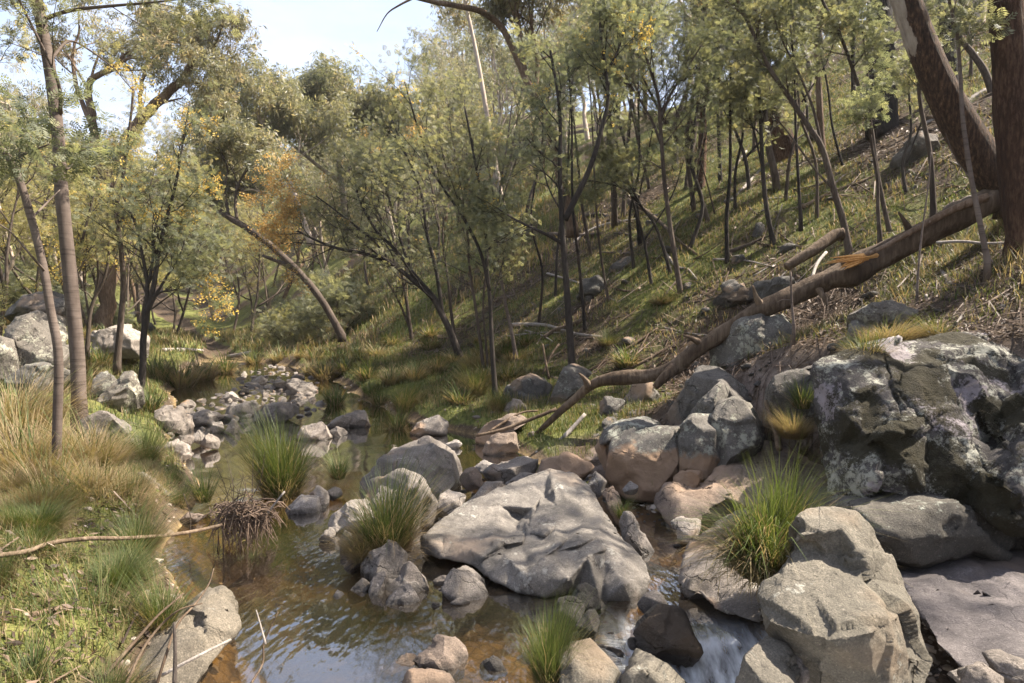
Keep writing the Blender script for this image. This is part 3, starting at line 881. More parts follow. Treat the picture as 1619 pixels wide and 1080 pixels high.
M['blossom_orange'] = leaf_mat('faded_wattle_blossom', [(0, (.30, .18, .07)), (.5, (.44, .28, .11)), (1, (.54, .38, .16))], .45)
M['grass'] = leaf_mat('grass_blade', [(0, (.034, .052, .014)), (.3, (.08, .102, .028)), (.55, (.17, .142, .062)), (.8, (.28, .21, .12)), (1, (.19, .13, .078))], .4, .2)
M['litter'] = leaf_mat('fallen_leaves', [(0, (.030, .020, .014)), (.4, (.095, .062, .042)), (.75, (.20, .145, .105)), (1, (.38, .31, .26))], .1, .0)

# ================================================================== leaf templates
_r = np.random.default_rng(3)


def _tri_leaf(p, d, w, up):
    d = np.asarray(d, float)
    s = np.cross(d, up)
    s = s / (np.linalg.norm(s) + 1e-9) * w
    p = np.asarray(p, float)
    return [p, p + d * .45 + s, p + d, p + d * .45 - s]


def frond_template(n, L, ll, w):
    V = []
    for i in range(n):
        x = L * (.15 + .85 * i / n)
        for sgn in (-1, 1):
            l_ = ll * math.sin(PI * (.25 + .7 * i / n)) * _r.uniform(.8, 1.2)
            V += _tri_leaf((x, 0, 0), (l_ * .45, sgn * l_, _r.uniform(-.3, .1) * l_), w, (0, 0, 1))
    V += _tri_leaf((0, 0, 0), (L, 0, -.1 * L), w * .35, (0, 0, 1))
    V = np.array(V)
    k = len(V) // 4
    return V, np.arange(k * 4).reshape(k, 4)


def spray_template(n, L, ll, w, droop):
    V = []
    for i in range(n):
        x = L * i / n
        a = _r.uniform(0, 2 * PI)
        d = np.array([_r.uniform(.1, .5), math.cos(a) * .7, math.sin(a) * .6 - droop])
        d = d / np.linalg.norm(d) * ll * _r.uniform(.7, 1.2)
        V += _tri_leaf((x, .15 * L * math.cos(a), .1 * L * math.sin(a)), d, w, (math.sin(a * 3), math.cos(a * 5), .4))
    V = np.array(V)
    return V, np.arange(len(V)).reshape(-1, 4)


FROND = frond_template(5, .13, .055, .0085)
FROND_FAR = frond_template(5, .19, .075, .010)
SPRAY = spray_template(8, .16, .13, .013, .9)
SPRAY_FAR = spray_template(10, .34, .22, .020, .9)
BLOB = spray_template(7, .09, .035, .014, 0)
BLOB_FAR = spray_template(8, .16, .045, .018, 0)


class Tree:
    """limbs as tubes plus the twigs that carry the leaves"""

    def __init__(self, seed):
        self.rng = np.random.default_rng(seed)
        self.mb = MB()
        self.tw = []           # (point, direction, clump tint)

    def limb(self, pts, r0, r1, k=6, lump=0):
        n = len(pts)
        self.mb.tube(pts, np.linspace(r0, r1, n), k, True, .5, lump, 3)

    def grow(self, p, d, L, r, lvl, cfg, tint=None):
        g = self.rng
        n = max(3, int(L / cfg['seg'][lvl]) + 1)
        st = L / (n - 1)
        pts = [np.array(p, float)]
        d = np.array(d, float) / np.linalg.norm(d)
        ds = [d]
        for i in range(n - 1):
            d = d + g.normal(size=3) * cfg['wander'][lvl] + np.array([0, 0, cfg['up'][lvl]])
            d /= np.linalg.norm(d)
            ds.append(d)
            pts.append(pts[-1] + d * st)
        pts = np.array(pts)
        last = lvl >= cfg['levels']
        if r > cfg.get('rmin', .002):
            self.limb(pts, r, max(r * cfg['taper'], .0015), 5 if lvl < 2 else 3)
        if tint is None or lvl <= 2:
            tint = float(np.clip(g.normal(.45, .2), 0, 1))
        if last:
            for i in range(1, n):
                self.tw.append((pts[i], ds[i], tint))
            return
        self.kids(pts, ds, L, r, lvl, cfg, tint)

    def kids(self, pts, ds, L, r, lvl, cfg, tint=None, t0=None):
        g = self.rng
        m = cfg['kids'][lvl]
        m = int(m * g.uniform(.8, 1.25) + .5)
        t0 = cfg['start'][lvl] if t0 is None else t0
        n = len(pts)
        for j in range(m):
            t = t0 + (1 - t0) * (j + g.uniform(.2, .9)) / m
            f = min(t * (n - 1), n - 1.001)
            i = int(f)
            q = pts[i] + (pts[i + 1] - pts[i]) * (f - i)
            d = ds[i]
            a = cfg['angle'][lvl] * g.uniform(.7, 1.3)
            s = g.normal(size=3)
            s -= d * (s @ d)
            s /= np.linalg.norm(s) + 1e-9
            nd = d * math.cos(a) + s * math.sin(a)
            self.grow(q, nd, L * cfg['ratio'][lvl] * g.uniform(.65, 1.25) * (1.15 - .5 * t), r * (1 - t * (1 - cfg['taper'])) * cfg['rr'], lvl + 1, cfg, tint)

    def leaves(self, tpl, per, scale, spread, blossom=0.0, btpl=None, droop=.2, keep=1.0, bside=None):
        g = self.rng
        if not self.tw:
            return None, None
        P0 = np.array([t[0] for t in self.tw])
        D0 = np.array([t[1] for t in self.tw])
        T_ = np.array([t[2] for t in self.tw])
        n = len(P0) * per
        idx = np.repeat(np.arange(len(P0)), per)
        idx = idx[g.random(n) < keep]
        n = len(idx)
        pos = P0[idx] + g.normal(size=(n, 3)) * spread
        ax = D0[idx] * .6 + g.normal(size=(n, 3)) * .7 + np.array([0, 0, -droop])
        nr = np.array([0, 0, 1.0]) + g.normal(size=(n, 3)) * .5
        sc = scale * g.uniform(.6, 1.3, n)
        V, Fc = scatter(tpl[0], tpl[1], pos, ax, nr, sc)
        tint = np.clip(T_[idx] + g.normal(size=n) * .13, 0, 1)
        lv = (V, Fc, np.repeat(tint, len(tpl[0])))
        bl = None
        if blossom > 0:
            w = fbm(P0 * 1.3, 2, 99) + .1 * g.normal(size=len(P0))
            if bside is not None:
                w = w + bside(P0)
            sel = np.argsort(-w)[: int(len(P0) * blossom)]
            idx = np.repeat(sel, 3)
            n = len(idx)
            V, Fc = scatter(btpl[0], btpl[1], P0[idx] + g.normal(size=(n, 3)) * spread, D0[idx] + g.normal(size=(n, 3)) * .6, g.normal(size=(n, 3)), g.uniform(.7, 1.3, n))
            bl = (V, Fc, np.repeat(g.random(n), len(btpl[0])))
        return lv, bl


def leaf_mesh(name, lv):
    return make_mesh(name, lv[0], [lv[1]], {'tint': lv[2]}, False)


CFG_WATTLE = dict(levels=3, seg=[.35, .25, .16, .12], wander=[.10, .16, .2, .25], up=[.04, .05, .03, .0], kids=[9, 6, 5], start=[.45, .25, .2],
                  angle=[.75, .75, .8], ratio=[.36, .5, .5], rr=.55, taper=.35, rmin=.0022)
CFG_LIMB = dict(levels=3, seg=[.3, .2, .14, .11], wander=[.1, .16, .2, .25], up=[.03, .05, .03, .0], kids=[9, 6, 5], start=[.3, .2, .1],
                angle=[.7, .8, .8], ratio=[.5, .5, .5], rr=.6, taper=.4, rmin=.002)
CFG_GUM = dict(levels=3, seg=[.6, .5, .35, .25], wander=[.1, .2, .25, .3], up=[.03, .08, .06, .02], kids=[7, 5, 5], start=[.45, .45, .35],
               angle=[.7, .75, .8], ratio=[.5, .5, .5], rr=.6, taper=.45, rmin=.004)


def tree_parts(name, root, T, mat_bark, leaf_args, mat_leaf, mat_bl=None, far=False):
    o = link('trunk', T.mb.mesh('trunk'), mat_bark, root)
    if leaf_args is None:
        return root
    lv, bl = T.leaves(**leaf_args)
    if lv:
        link('crown', leaf_mesh('crown', lv), mat_leaf, root)
    if bl:
        link('blossom', leaf_mesh('blossom', bl), mat_bl, root)
    return root


# ------------------------------------------------------------------ prototypes of the copied trees
def proto_wattle(seed, Hh, lean, blossom, mats, far, dense=1.0):
    T = Tree(seed)
    g = T.rng
    cfg = dict(CFG_WATTLE)
    if far and seed < 130:
        cfg['start'] = [.62, .25, .2]
    n = 14
    d = np.array([lean * math.cos(seed), lean * math.sin(seed), 1.0])
    d /= np.linalg.norm(d)
    pts, ds = [np.array([0, 0, -.15])], [d]
    for i in range(n - 1):
        d = d + g.normal(size=3) * .07 + np.array([0, 0, .03])
        d /= np.linalg.norm(d)
        pts.append(pts[-1] + d * Hh / n)
        ds.append(d)
    r = .0105 * Hh + .006
    pts = np.array(pts)
    T.limb(pts, r, .012, 7)
    T.kids(pts, ds, Hh, r, 0, cfg)
    if g.random() < .6:
        j = g.integers(3, 6)
        e = ds[j] + g.normal(size=3) * .35
        T.grow(pts[j], e, Hh * .6, r * .7, 0, cfg)
    return T


HIDE = (0, -60, -40)
PROTO = {}


def register(key, T, barkm, largs, leafm, blm=None):
    tm = T.mb.mesh('trunk')
    tm.materials.append(barkm)
    lv, bl = T.leaves(**largs)
    cm = leaf_mesh('crown', lv)
    cm.materials.append(leafm)
    bm_ = None
    if bl:
        bm_ = leaf_mesh('blossom', bl)
        bm_.materials.append(blm)
    PROTO[key] = (tm, cm, bm_)


def plant_tree(key, name, loc, rz, sc, label, cat, group=None, tilt=(0, 0)):
    tm, cm, bm_ = PROTO[key]
    root = empty(name, loc, label, cat, group, rz)
    root.rotation_euler = (tilt[0], tilt[1], rz)
    root.scale = (sc, sc, sc)
    link('trunk', tm, None, root)
    link('crown', cm, None, root)
    if bm_:
        link('blossom', bm_, None, root)
    return root


for i in range(4):
    T = proto_wattle(100 + i, 5.5 + .5 * i, .12 + .08 * i, 0, None, False)
    register('wattle%d' % i, T, M['bark_dark' if i % 2 else 'bark_brown'], dict(tpl=FROND, per=4, scale=1.0, spread=.07, blossom=.012 if i % 2 else .0, btpl=BLOB, keep=.5), M['wattle'], M['blossom'])
for i in range(4):
    T = proto_wattle(120 + i, 6 + .6 * i, .1 + .07 * i, 0, None, True)
    register('far_wattle%d' % i, T, M['bark_brown'], dict(tpl=FROND_FAR, per=3, scale=.9, spread=.1, blossom=.012, btpl=BLOB_FAR, keep=.42), M['wattle'], M['blossom_orange'])
for i in range(3):
    T = proto_wattle(140 + i, 6 + .6 * i, .12 + .07 * i, 0, None, True)
    register('sun_wattle%d' % i, T, M['bark_brown'], dict(tpl=FROND_FAR, per=3, scale=1.0, spread=.1, blossom=.02, btpl=BLOB_FAR, keep=.42), M['wattle_sun'], M['blossom'])


def proto_gum(seed, Hh, crook):
    T = Tree(seed)
    g = T.rng
    n = 12
    d = np.array([.1 * math.cos(seed), .1 * math.sin(seed), 1.0])
    pts, ds = [np.array([0, 0, -.3])], [d]
    for i in range(n - 1):
        d = d + g.normal(size=3) * crook + np.array([0, 0, .05])
        d /= np.linalg.norm(d)
        pts.append(pts[-1] + d * Hh * .7 / n)
        ds.append(d)
    r = .016 * Hh
    pts = np.array(pts)
    T.limb(pts, r, r * .45, 8, .15)
    T.kids(pts, ds, Hh, r, 0, CFG_GUM)
    return T


for i in range(4):
    T = proto_gum(200 + i, 10 + i, .12)
    register('gum%d' % i, T, M['bark_pale' if i % 2 else 'bark_gum'], dict(tpl=SPRAY_FAR, per=4, scale=.85, spread=.22, droop=.5, keep=.8), M['gum'])


# low shrubs
for i in range(3):
    T = Tree(300 + i)
    for k in range(7):
        a = k * 2 * PI / 7 + T.rng.uniform(-.3, .3)
        T.grow(np.array([0, 0, -.05]), (math.cos(a) * .6, math.sin(a) * .6, 1), T.rng.uniform(.9, 1.6), .014, 1, CFG_LIMB)
    register('shrub%d' % i, T, M['bark_brown'], dict(tpl=FROND_FAR, per=3, scale=.9, spread=.07), M['wattle' if i else 'wattle_sun'])
print('tree prototypes', round(time.time() - T0, 1), {k: len(v[1].polygons) for k, v in PROTO.items()})


# ------------------------------------------------------------------ trees traced from the photo
def traced_tree(name, label, cat, stems, bark, leaf=None, seed=1, D=None, base=None, grow_from=.45, kids=9, kid_len=1.0, cfg=CFG_LIMB, leaf_args=None, bl=None, lump=.0, wob=.0, sides=8, barkless_from=None, twigs_only=False):
    """stems: list of (list of (px, py[, distance offset]), width px at the start, width px at the end, leafy fraction or None)"""
    p0 = stems[0][0][0]
    if D is None:
        g_, D = ground(p0[0], p0[1])
        print(label[:40], round(D, 1))
    org = P(p0[0], p0[1], D)
    T = Tree(seed)
    for st in stems:
        pts_, w0, w1 = st[0], st[1], st[2]
        lf = st[3] if len(st) > 3 else grow_from
        pts = catmull([P(q[0], q[1], D + (q[2] if len(q) > 2 else 0)) - org for q in pts_], 5)
        if wob:
            pts = pts + wob * fbm(pts * 2.0, 2, seed)[:, None] * np.array([1, .6, .2])
        if st is stems[0]:
            pts = np.vstack([pts[:1] - np.array([0, 0, .25]) - .1 * (pts[1] - pts[0]), pts])
        n = len(pts)
        rad = np.linspace(w0, w1, n) * D / F / 2
        if st is stems[0]:
            rad[0] *= 1.25
            rad[1] *= 1.18
            rad[2] *= 1.08
        T.mb.tube(pts, rad, sides, True, .5, lump, seed)
        if st is stems[0]:
            oo = np.argsort(pts[:, 2])
            pts_z = ((pts[:, 0] + org[0])[oo], (pts[:, 2] + org[2])[oo])
        if lf is not None and kids:
            ds = np.gradient(pts, axis=0)
            ds /= np.linalg.norm(ds, axis=1)[:, None] + 1e-9
            L = np.linalg.norm(np.diff(pts, axis=0), axis=1).sum()
            c = dict(cfg)
            c['kids'] = [kids] + list(cfg['kids'][1:])
            c['ratio'] = [kid_len / max(L, .3)] + list(cfg['ratio'][1:])
            T.kids(pts, ds, L, float(rad.mean()), 0, c, None, lf)
    if bark == 'bark_peel':
        v = T.mb.V[0] + org
        T.mb.A[0] = sstep(5.0, 6.2, v[:, 2] + .9 * fbm(v * np.array([2, 2, .8]), 3, 4)) * sstep(-.04, -.16, (v[:, 0] - np.interp(v[:, 2], pts_z[1], pts_z[0])) + .12 * fbm(v * 1.5, 3, 5))
    root = empty(name, org, label, cat)
    if twigs_only:
        T.tw = []
    la = leaf_args if (leaf and T.tw) else None
    tree_parts(name, root, T, M[bark], la, M[leaf] if leaf else None, M[bl] if bl else None)
    return root


LA = dict(tpl=FROND, per=4, scale=1.0, spread=.07, keep=.34)
LAB = dict(LA, blossom=.02, btpl=BLOB)
LAF = dict(tpl=FROND_FAR, per=3, scale=.85, spread=.09, keep=.29, blossom=.012, btpl=BLOB_FAR)
LAG = dict(tpl=SPRAY, per=6, scale=1.1, spread=.12, droop=.5)
LAGF = dict(tpl=SPRAY_FAR, per=4, scale=.85, spread=.2, droop=.5, keep=.8)
TT = traced_tree

# left foreground
TT('wattle_tree', 'tall straight grey-brown trunk, the thicker of the two on the left bank', 'tree',
   [([(126, 668), (122, 560), (113, 460), (105, 380), (96, 290), (93, 230), (82, 130), (68, 50), (52, -40), (40, -140)], 22, 15, .93),
    ([(70, 30), (110, 17, -.2), (170, 10, -.4), (240, 4, -.5), (290, -2, -.6)], 7, 2, .5),
    ([(80, 95), (110, 65, .3), (150, 85, .5), (185, 112, .6)], 5, 1.5, None),
    ([(104, 268), (122, 255, .2), (147, 230, .3)], 5, 1.5, None),
    ([(96, 180), (92, 130, -.2), (60, 60, -.4), (30, 0, -.5)], 6, 3, .4)],
   'bark_grey', 'wattle', 11, 8.6, kids=8, kid_len=1.0, leaf_args=dict(LA, per=3), lump=.06, sides=12)
TT('wattle_tree', 'slim curving trunk with dark base leaning left in front of the thicker trunk', 'tree',
   [([(88, 760), (91, 660), (92, 560), (80, 490), (68, 420), (48, 340), (25, 270), (0, 232), (-40, 190), (-90, 120)], 15, 9, .88),
    ([(50, 345), (75, 320, .3), (95, 300, .4)], 4, 1.5, None), ([(14, 255), (40, 243, -.2), (78, 228, -.3)], 6, 2, .5),
    ([(72, 430), (50, 405, -.2), (20, 370, -.3), (0, 355, -.4)], 4, 2, None)],
   'bark_grey', 'wattle', 12, 6.6, kids=7, kid_len=.8, leaf_args=dict(LA, per=3), lump=.05, sides=10)
TT('wattle_tree', 'single dark wattle stem rising from the grass left of the twisted wattle', 'tree',
   [([(185, 575), (190, 520), (195, 450), (190, 380), (184, 330), (196, 270), (205, 200), (212, 140)], 11, 3, .3),
    ([(192, 350), (205, 320), (235, 300), (262, 285)], 5, 2, .3)], 'bark_brown', 'wattle_sun', 13, 16, kids=12, kid_len=1.5, leaf_args=dict(LAF, blossom=.02), bl='blossom')
TT('wattle_tree', 'twisted multi-stemmed wattle beside the two lichen rocks', 'tree',
   [([(222, 618), (226, 570), (230, 500), (238, 480), (248, 420), (258, 370), (275, 300), (288, 240), (300, 160)], 12, 2.5, .35),
    ([(232, 500), (233, 450), (225, 400), (215, 360), (190, 300)], 7, 2.5, .3), ([(238, 480), (262, 440), (282, 410), (290, 380)], 5, 2, .3),
    ([(232, 500), (250, 465), (270, 460), (285, 455)], 4, 1.5, .3), ([(234, 450), (242, 410), (246, 360), (262, 310)], 5, 2, .3)],
   'bark_dark', 'wattle', 14, 14.5, kids=8, kid_len=1.3, leaf_args=dict(LAF, blossom=.03), bl='blossom', wob=.04)
TT('wattle_tree', 'pinkish bare trunk forking at the far left edge', 'tree',
   [([(-6, 462), (12, 430), (20, 412), (12, 380), (4, 350), (-5, 300)], 7, 3, .4), ([(19, 414), (32, 395), (48, 375)], 4, 1.5, .3)], 'bark_pale', 'wattle_sun', 15, 19, kids=6, kid_len=1.4, leaf_args=LAF, bl='blossom')
TT('wattle_tree', 'small leaning trunk showing between the two left trunks', 'tree',
   [([(98, 540), (101, 500), (108, 470), (112, 430), (130, 380), (150, 300)], 8, 3, .5)], 'bark_brown', 'wattle_sun', 16, 15, kids=10, kid_len=1.4, leaf_args=LAF, bl='blossom')
TT('wattle_tree', 'thin multi-stemmed shrubby wattle right of the thick left trunk', 'tree',
   [([(138, 552), (142, 500), (150, 470), (165, 440), (172, 400), (170, 340), (180, 250)], 7, 2, .3), ([(142, 510), (136, 470), (132, 430), (140, 380)], 4, 2, .4), ([(150, 470), (155, 430), (150, 380), (140, 320)], 4, 2, .4)],
   'bark_brown', 'wattle_sun', 17, 17.5, kids=9, kid_len=1.5, leaf_args=dict(LAF, blossom=.05), bl='blossom')
TT('gum_tree', 'big gum with thick crooked brown arms against the sky at upper left', 'tree',
   [([(165, 520), (172, 430), (175, 340), (170, 290), (195, 240), (222, 190), (245, 165), (275, 140), (290, 122), (303, 100), (318, 85), (340, 70)], 26, 7, .6),
    ([(172, 300), (150, 240), (146, 180), (140, 132), (158, 118), (185, 105), (195, 85)], 16, 5, .35),
    ([(300, 103), (312, 102), (330, 98), (352, 88)], 6, 2, .6), ([(182, 108), (205, 92), (235, 95)], 6, 3, .3), ([(285, 132), (300, 130), (318, 133)], 4, 2, .5),
    ([(148, 200), (125, 150), (118, 90), (130, 40)], 9, 3, .3), ([(225, 187), (225, 150), (232, 100), (240, 60)], 8, 3, .3), ([(240, 170), (265, 160), (290, 155)], 5, 2, .3)],
   'bark_gum', 'gum', 18, 27, kids=4, kid_len=2.3, cfg=CFG_GUM, leaf_args=dict(LAGF, per=3, scale=.8), lump=.12, wob=.15)
# middle distance
TT('dead_tree', 'snapped brown trunk leaning up to the left over the valley', 'tree',
   [([(540, 530), (512, 480), (478, 436), (430, 390), (392, 362), (360, 342), (328, 320)], 12, 9, None), ([(478, 436), (450, 418), (415, 404)], 8, 5, None),
    ([(375, 350), (372, 320), (378, 290), (400, 250)], 6, 3, .4), ([(362, 342), (355, 300), (360, 270), (350, 240)], 5, 2, .4)],
   'bark_brown', 'gum', 19, 27, kids=6, kid_len=2.0, cfg=CFG_GUM, leaf_args=LAGF, lump=.12)
TT('gum_tree', 'pale-limbed gum with rounded crown in the middle of the skyline', 'tree',
   [([(560, 400), (545, 330), (535, 250), (530, 225), (524, 190), (520, 170)], 12, 4, .7), ([(532, 235), (540, 210), (545, 185)], 5, 2, .4), ([(540, 290), (500, 260), (470, 235), (455, 225)], 7, 3, .4), ([(528, 210), (505, 190), (490, 170)], 4, 2, .3), ([(540, 280), (580, 240), (600, 200)], 5, 2, .4)],
   'bark_pale', 'gum', 20, 42, kids=9, kid_len=3.4, cfg=CFG_GUM, leaf_args=dict(LAGF, scale=1.3, spread=.3))
TT('gum_tree', 'gum with spreading pale branches left of the rounded crown gum', 'tree',
   [([(490, 380), (470, 320), (455, 280), (430, 240), (415, 200), (405, 170)], 10, 3, .6), ([(462, 300), (440, 285), (415, 265)], 5, 2, .4), ([(455, 280), (470, 250), (475, 215)], 5, 2, .4), ([(470, 320), (430, 310), (395, 300), (370, 310)], 5, 2, .4), ([(425, 230), (390, 215), (370, 205)], 4, 2, .3)],
   'bark_pale', 'gum', 21, 38, kids=8, kid_len=3.2, cfg=CFG_GUM, leaf_args=dict(LAGF, scale=1.2, spread=.3))
TT('gum_tree', 'slender pale gum pole reaching the sky left of the dark arched arm', 'tree',
   [([(795, 330), (785, 270), (776, 215), (768, 170), (758, 110), (748, 60), (735, 0), (725, -60)], 9, 5, .75)], 'bark_pale', 'gum', 22, 30, kids=6, kid_len=2.0, cfg=CFG_GUM, leaf_args=LAGF)
TT('gum_tree', 'dark gum whose long arm arches left across the top of the picture', 'tree',
   [([(905, 360), (880, 250), (862, 185), (843, 150), (828, 115), (808, 70), (790, 40), (760, 18, -.5), (725, 10, -1), (690, 4, -1.2), (655, -4, -1.4)], 17, 6, None), ([(655, -4, -1.4), (632, 8, -1.5), (612, 22, -1.5), (596, 50, -1.6)], 4, 1, None),
    ([(830, 118), (822, 60), (815, 0), (805, -60)], 9, 5, .3), ([(845, 155), (850, 100), (840, 40), (845, -20)], 8, 4, .3)],
   'bark_gum', 'gum', 23, 21, kids=9, kid_len=2.2, cfg=CFG_GUM, leaf_args=dict(LAGF, scale=.8, spread=.2), lump=.1)
TT('wattle_tree', 'leaning wattle with orange blossom bending left over the stream grass', 'tree',
   [([(726, 562), (712, 525), (700, 500), (683, 470), (655, 445), (620, 418), (580, 402), (535, 393), (500, 380), (470, 365)], 12, 2.5, .3),
    ([(706, 512), (690, 475), (660, 440), (625, 395), (595, 365), (570, 320), (562, 290)], 8, 2.5, .3), ([(655, 445), (640, 400), (625, 350), (610, 300), (590, 260)], 6, 2, .3),
    ([(700, 500), (690, 430), (675, 370), (665, 300), (640, 240), (620, 190)], 7, 2, .3), ([(620, 418), (590, 380), (540, 340), (500, 310)], 4, 2, .3)],
   'bark_dark', 'wattle', 24, 19, kids=12, kid_len=1.9, leaf_args=dict(LAF, blossom=.07, bside=lambda p: -.42 * p[:, 0] - .15 * p[:, 2] - 1.2), bl='blossom_orange')
TT('wattle_tree', 'black wattle trunk forking into two arms in the middle of the picture', 'tree',
   [([(906, 622), (903, 560), (899, 500), (894, 430), (890, 380), (887, 330), (885, 260), (886, 205), (882, 150), (870, 80)], 13, 4, .55),
    ([(893, 348), (912, 310), (930, 272), (943, 235), (952, 200), (961, 160), (958, 110), (950, 60), (948, 0)], 10, 4, .4),
    ([(890, 386), (868, 373), (845, 362), (820, 350), (800, 338), (785, 328)], 6, 2, .4), ([(955, 120), (975, 85), (990, 40)], 5, 2, .3)],
   'bark_dark', 'wattle', 25, 13.2, kids=12, kid_len=1.3, leaf_args=dict(LAB, blossom=.02), bl='blossom')
TT('wattle_tree', 'slim dark wattle trunk left of the black forked one, right at the grassy bank', 'tree',
   [([(783, 622), (780, 580), (777, 530), (775, 480), (770, 420), (766, 340), (750, 250), (735, 170)], 9, 3, .4), ([(774, 460), (760, 400), (730, 340), (690, 280), (660, 200), (640, 130)], 6, 2, .35)],
   'bark_dark', 'wattle', 26, 13.8, kids=9, kid_len=1.5, leaf_args=dict(LAB, blossom=.012), bl='blossom')
TT('wattle_tree', 'thin pair of grey stems just left of the slim bankside trunk', 'tree',
   [([(766, 598), (760, 545), (751, 480), (742, 420), (735, 340), (700, 240), (690, 150)], 6, 2, .35), ([(772, 590), (768, 540), (764, 480), (772, 400), (790, 300)], 4, 2, .5)],
   'bark_brown', 'wattle', 27, 16, kids=7, kid_len=1.6, leaf_args=LAF, bl='blossom_orange')
TT('wattle_tree', 'grey wattle stem with pale sunlit edge upslope of the bankside trunk', 'tree',
   [([(817, 572), (808, 520), (798, 475), (790, 420), (785, 340), (800, 240), (810, 160)], 7, 2, .4)], 'bark_grey', 'wattle', 28, 16.5, kids=7, kid_len=1.6, leaf_args=LAF, bl='blossom')
TT('wattle_tree', 'thin straight stem standing in the grass right of the leaning blossom wattle', 'tree',
   [([(722, 548), (714, 500), (708, 440), (700, 380), (705, 300)], 6, 2, .45)], 'bark_brown', 'wattle', 29, 22, kids=7, kid_len=1.8, leaf_args=LAF, bl='blossom')
TT('wattle_tree', 'two-toned stem at the foot of the slope left of the leaning blossom wattle', 'tree',
   [([(653, 552), (646, 500), (640, 460), (628, 400), (610, 330), (600, 250)], 7, 2, .4), ([(648, 520), (632, 480), (610, 440)], 4, 2, .5)], 'bark_brown', 'wattle', 30, 24, kids=8, kid_len=2.0, leaf_args=LAF, bl='blossom_orange')
TT('wattle_tree', 'brown wattle trunk on the slope with a long arm to the upper left', 'tree',
   [([(1076, 462), (1066, 400), (1057, 340), (1050, 280), (1044, 200), (1040, 150), (1022, 90), (1010, 30), (1000, -40)], 9, 3, .4), ([(1046, 230), (1030, 190), (1000, 140), (970, 100), (940, 70)], 5, 2, .3), ([(1044, 190), (1060, 150), (1085, 110), (1110, 70)], 5, 2, .3)],
   'bark_brown', 'wattle', 31, None, kids=13, kid_len=1.5, leaf_args=dict(LAB, blossom=.015), bl='blossom')
TT('wattle_tree', 'thin wattle arching far to the left from the middle of the slope', 'tree',
   [([(1060, 432), (1048, 390), (1035, 355), (1015, 328), (990, 300), (960, 290), (930, 285)], 6, 2, .5), ([(1015, 328), (1000, 300), (985, 280), (965, 258)], 4, 1.5, .4)],
   'bark_dark', 'wattle', 32, None, kids=8, kid_len=1.0, leaf_args=LA, bl='blossom')
TT('wattle_tree', 'slanting brown wattle on the sunlit grass slope', 'tree',
   [([(1120, 352), (1108, 310), (1095, 270), (1078, 232), (1062, 208), (1040, 170), (1015, 120)], 8, 3, .45), ([(1095, 270), (1110, 220), (1115, 160), (1120, 100)], 5, 2, .4), ([(1130, 338), (1118, 290), (1100, 230)], 3, 1.5, None)],
   'bark_brown', 'wattle', 33, None, kids=12, kid_len=1.8, leaf_args=LAF, bl='blossom')
TT('wattle_tree', 'upright dark stem at the top of the sunlit grass', 'tree',
   [([(1139, 288), (1137, 230), (1135, 160), (1136, 90), (1130, 20)], 7, 4, .4)], 'bark_dark', 'wattle', 34, None, kids=14, kid_len=2.0, leaf_args=LAF, bl='blossom')
TT('gum_tree', 'stout reddish-brown trunk above the sunlit grass', 'tree',
   [([(1107, 298), (1110, 250), (1111, 200), (1108, 140), (1112, 60), (1105, -20)], 15, 10, .6)], 'bark_red', 'gum', 35, None, kids=7, kid_len=2.4, cfg=CFG_GUM, leaf_args=LAGF, lump=.1)
TT('stump', 'short burnt black stump on the upper slope', 'stump', [([(1068, 268), (1067, 250), (1068, 232)], 12, 9, None)], 'bark_burnt', None, 36, None, lump=.2)
# right hillside
TT('gum_tree', 'massive dark trunk curving up to the left behind the hanging twigs', 'tree',
   [([(1246, 250, .2), (1228, 205), (1208, 160), (1190, 115), (1165, 75), (1140, 35), (1122, -10), (1105, -70)], 40, 24, .8), ([(1190, 115), (1196, 60), (1185, 10), (1160, -50)], 14, 8, .5)], 'bark_red', 'gum', 37, None, kids=6, kid_len=1.8, cfg=CFG_GUM, leaf_args=dict(LAGF, scale=.7), lump=.14, sides=12)
TT('wattle_tree', 'dark upright stem under the massive curving trunk', 'tree',
   [([(1223, 386), (1212, 330), (1206, 270), (1203, 200), (1200, 150), (1185, 80)], 9, 4, .5), ([(1206, 270), (1190, 200), (1170, 150)], 4, 2, .5)], 'bark_dark', 'wattle', 38, None, kids=10, kid_len=1.0, leaf_args=dict(LA, per=3, keep=.6))
TT('wattle_tree', 'leaning wattle with sunlit right edge behind the splintered log', 'tree',
   [([(1343, 400), (1333, 350), (1318, 300), (1300, 235), (1275, 195), (1245, 150), (1215, 105), (1185, 40), (1160, -10)], 12, 5, .6),
    ([(1300, 235), (1285, 170), (1260, 110), (1235, 60), (1215, 0)], 5, 2, .4), ([(1318, 300), (1290, 270), (1250, 215), (1222, 180)], 4, 2, None)], 'bark_brown', 'wattle', 39, None, kids=9, kid_len=.9, leaf_args=dict(LA, per=3, keep=.55), lump=.05)
TT('wattle_tree', 'tall thin wattle crossing the slope to the upper left from the splintered log', 'tree',
   [([(1407, 368), (1396, 320), (1385, 262), (1376, 195), (1355, 130), (1332, 65), (1300, 0), (1280, -60)], 8, 4, .6), ([(1376, 195), (1372, 120), (1362, 40)], 4, 2, .5)], 'bark_brown', 'wattle', 40, None, kids=8, kid_len=.9, leaf_args=dict(LA, per=3, keep=.55))
TT('wattle_tree', 'straight short stem touching the thin wattle by the splintered log', 'tree', [([(1391, 372), (1388, 330), (1387, 280), (1376, 210), (1380, 150)], 7, 3, .7)], 'bark_brown', 'wattle', 41, 10.3, kids=4, kid_len=.6, leaf_args=dict(LA, per=2, keep=.5))
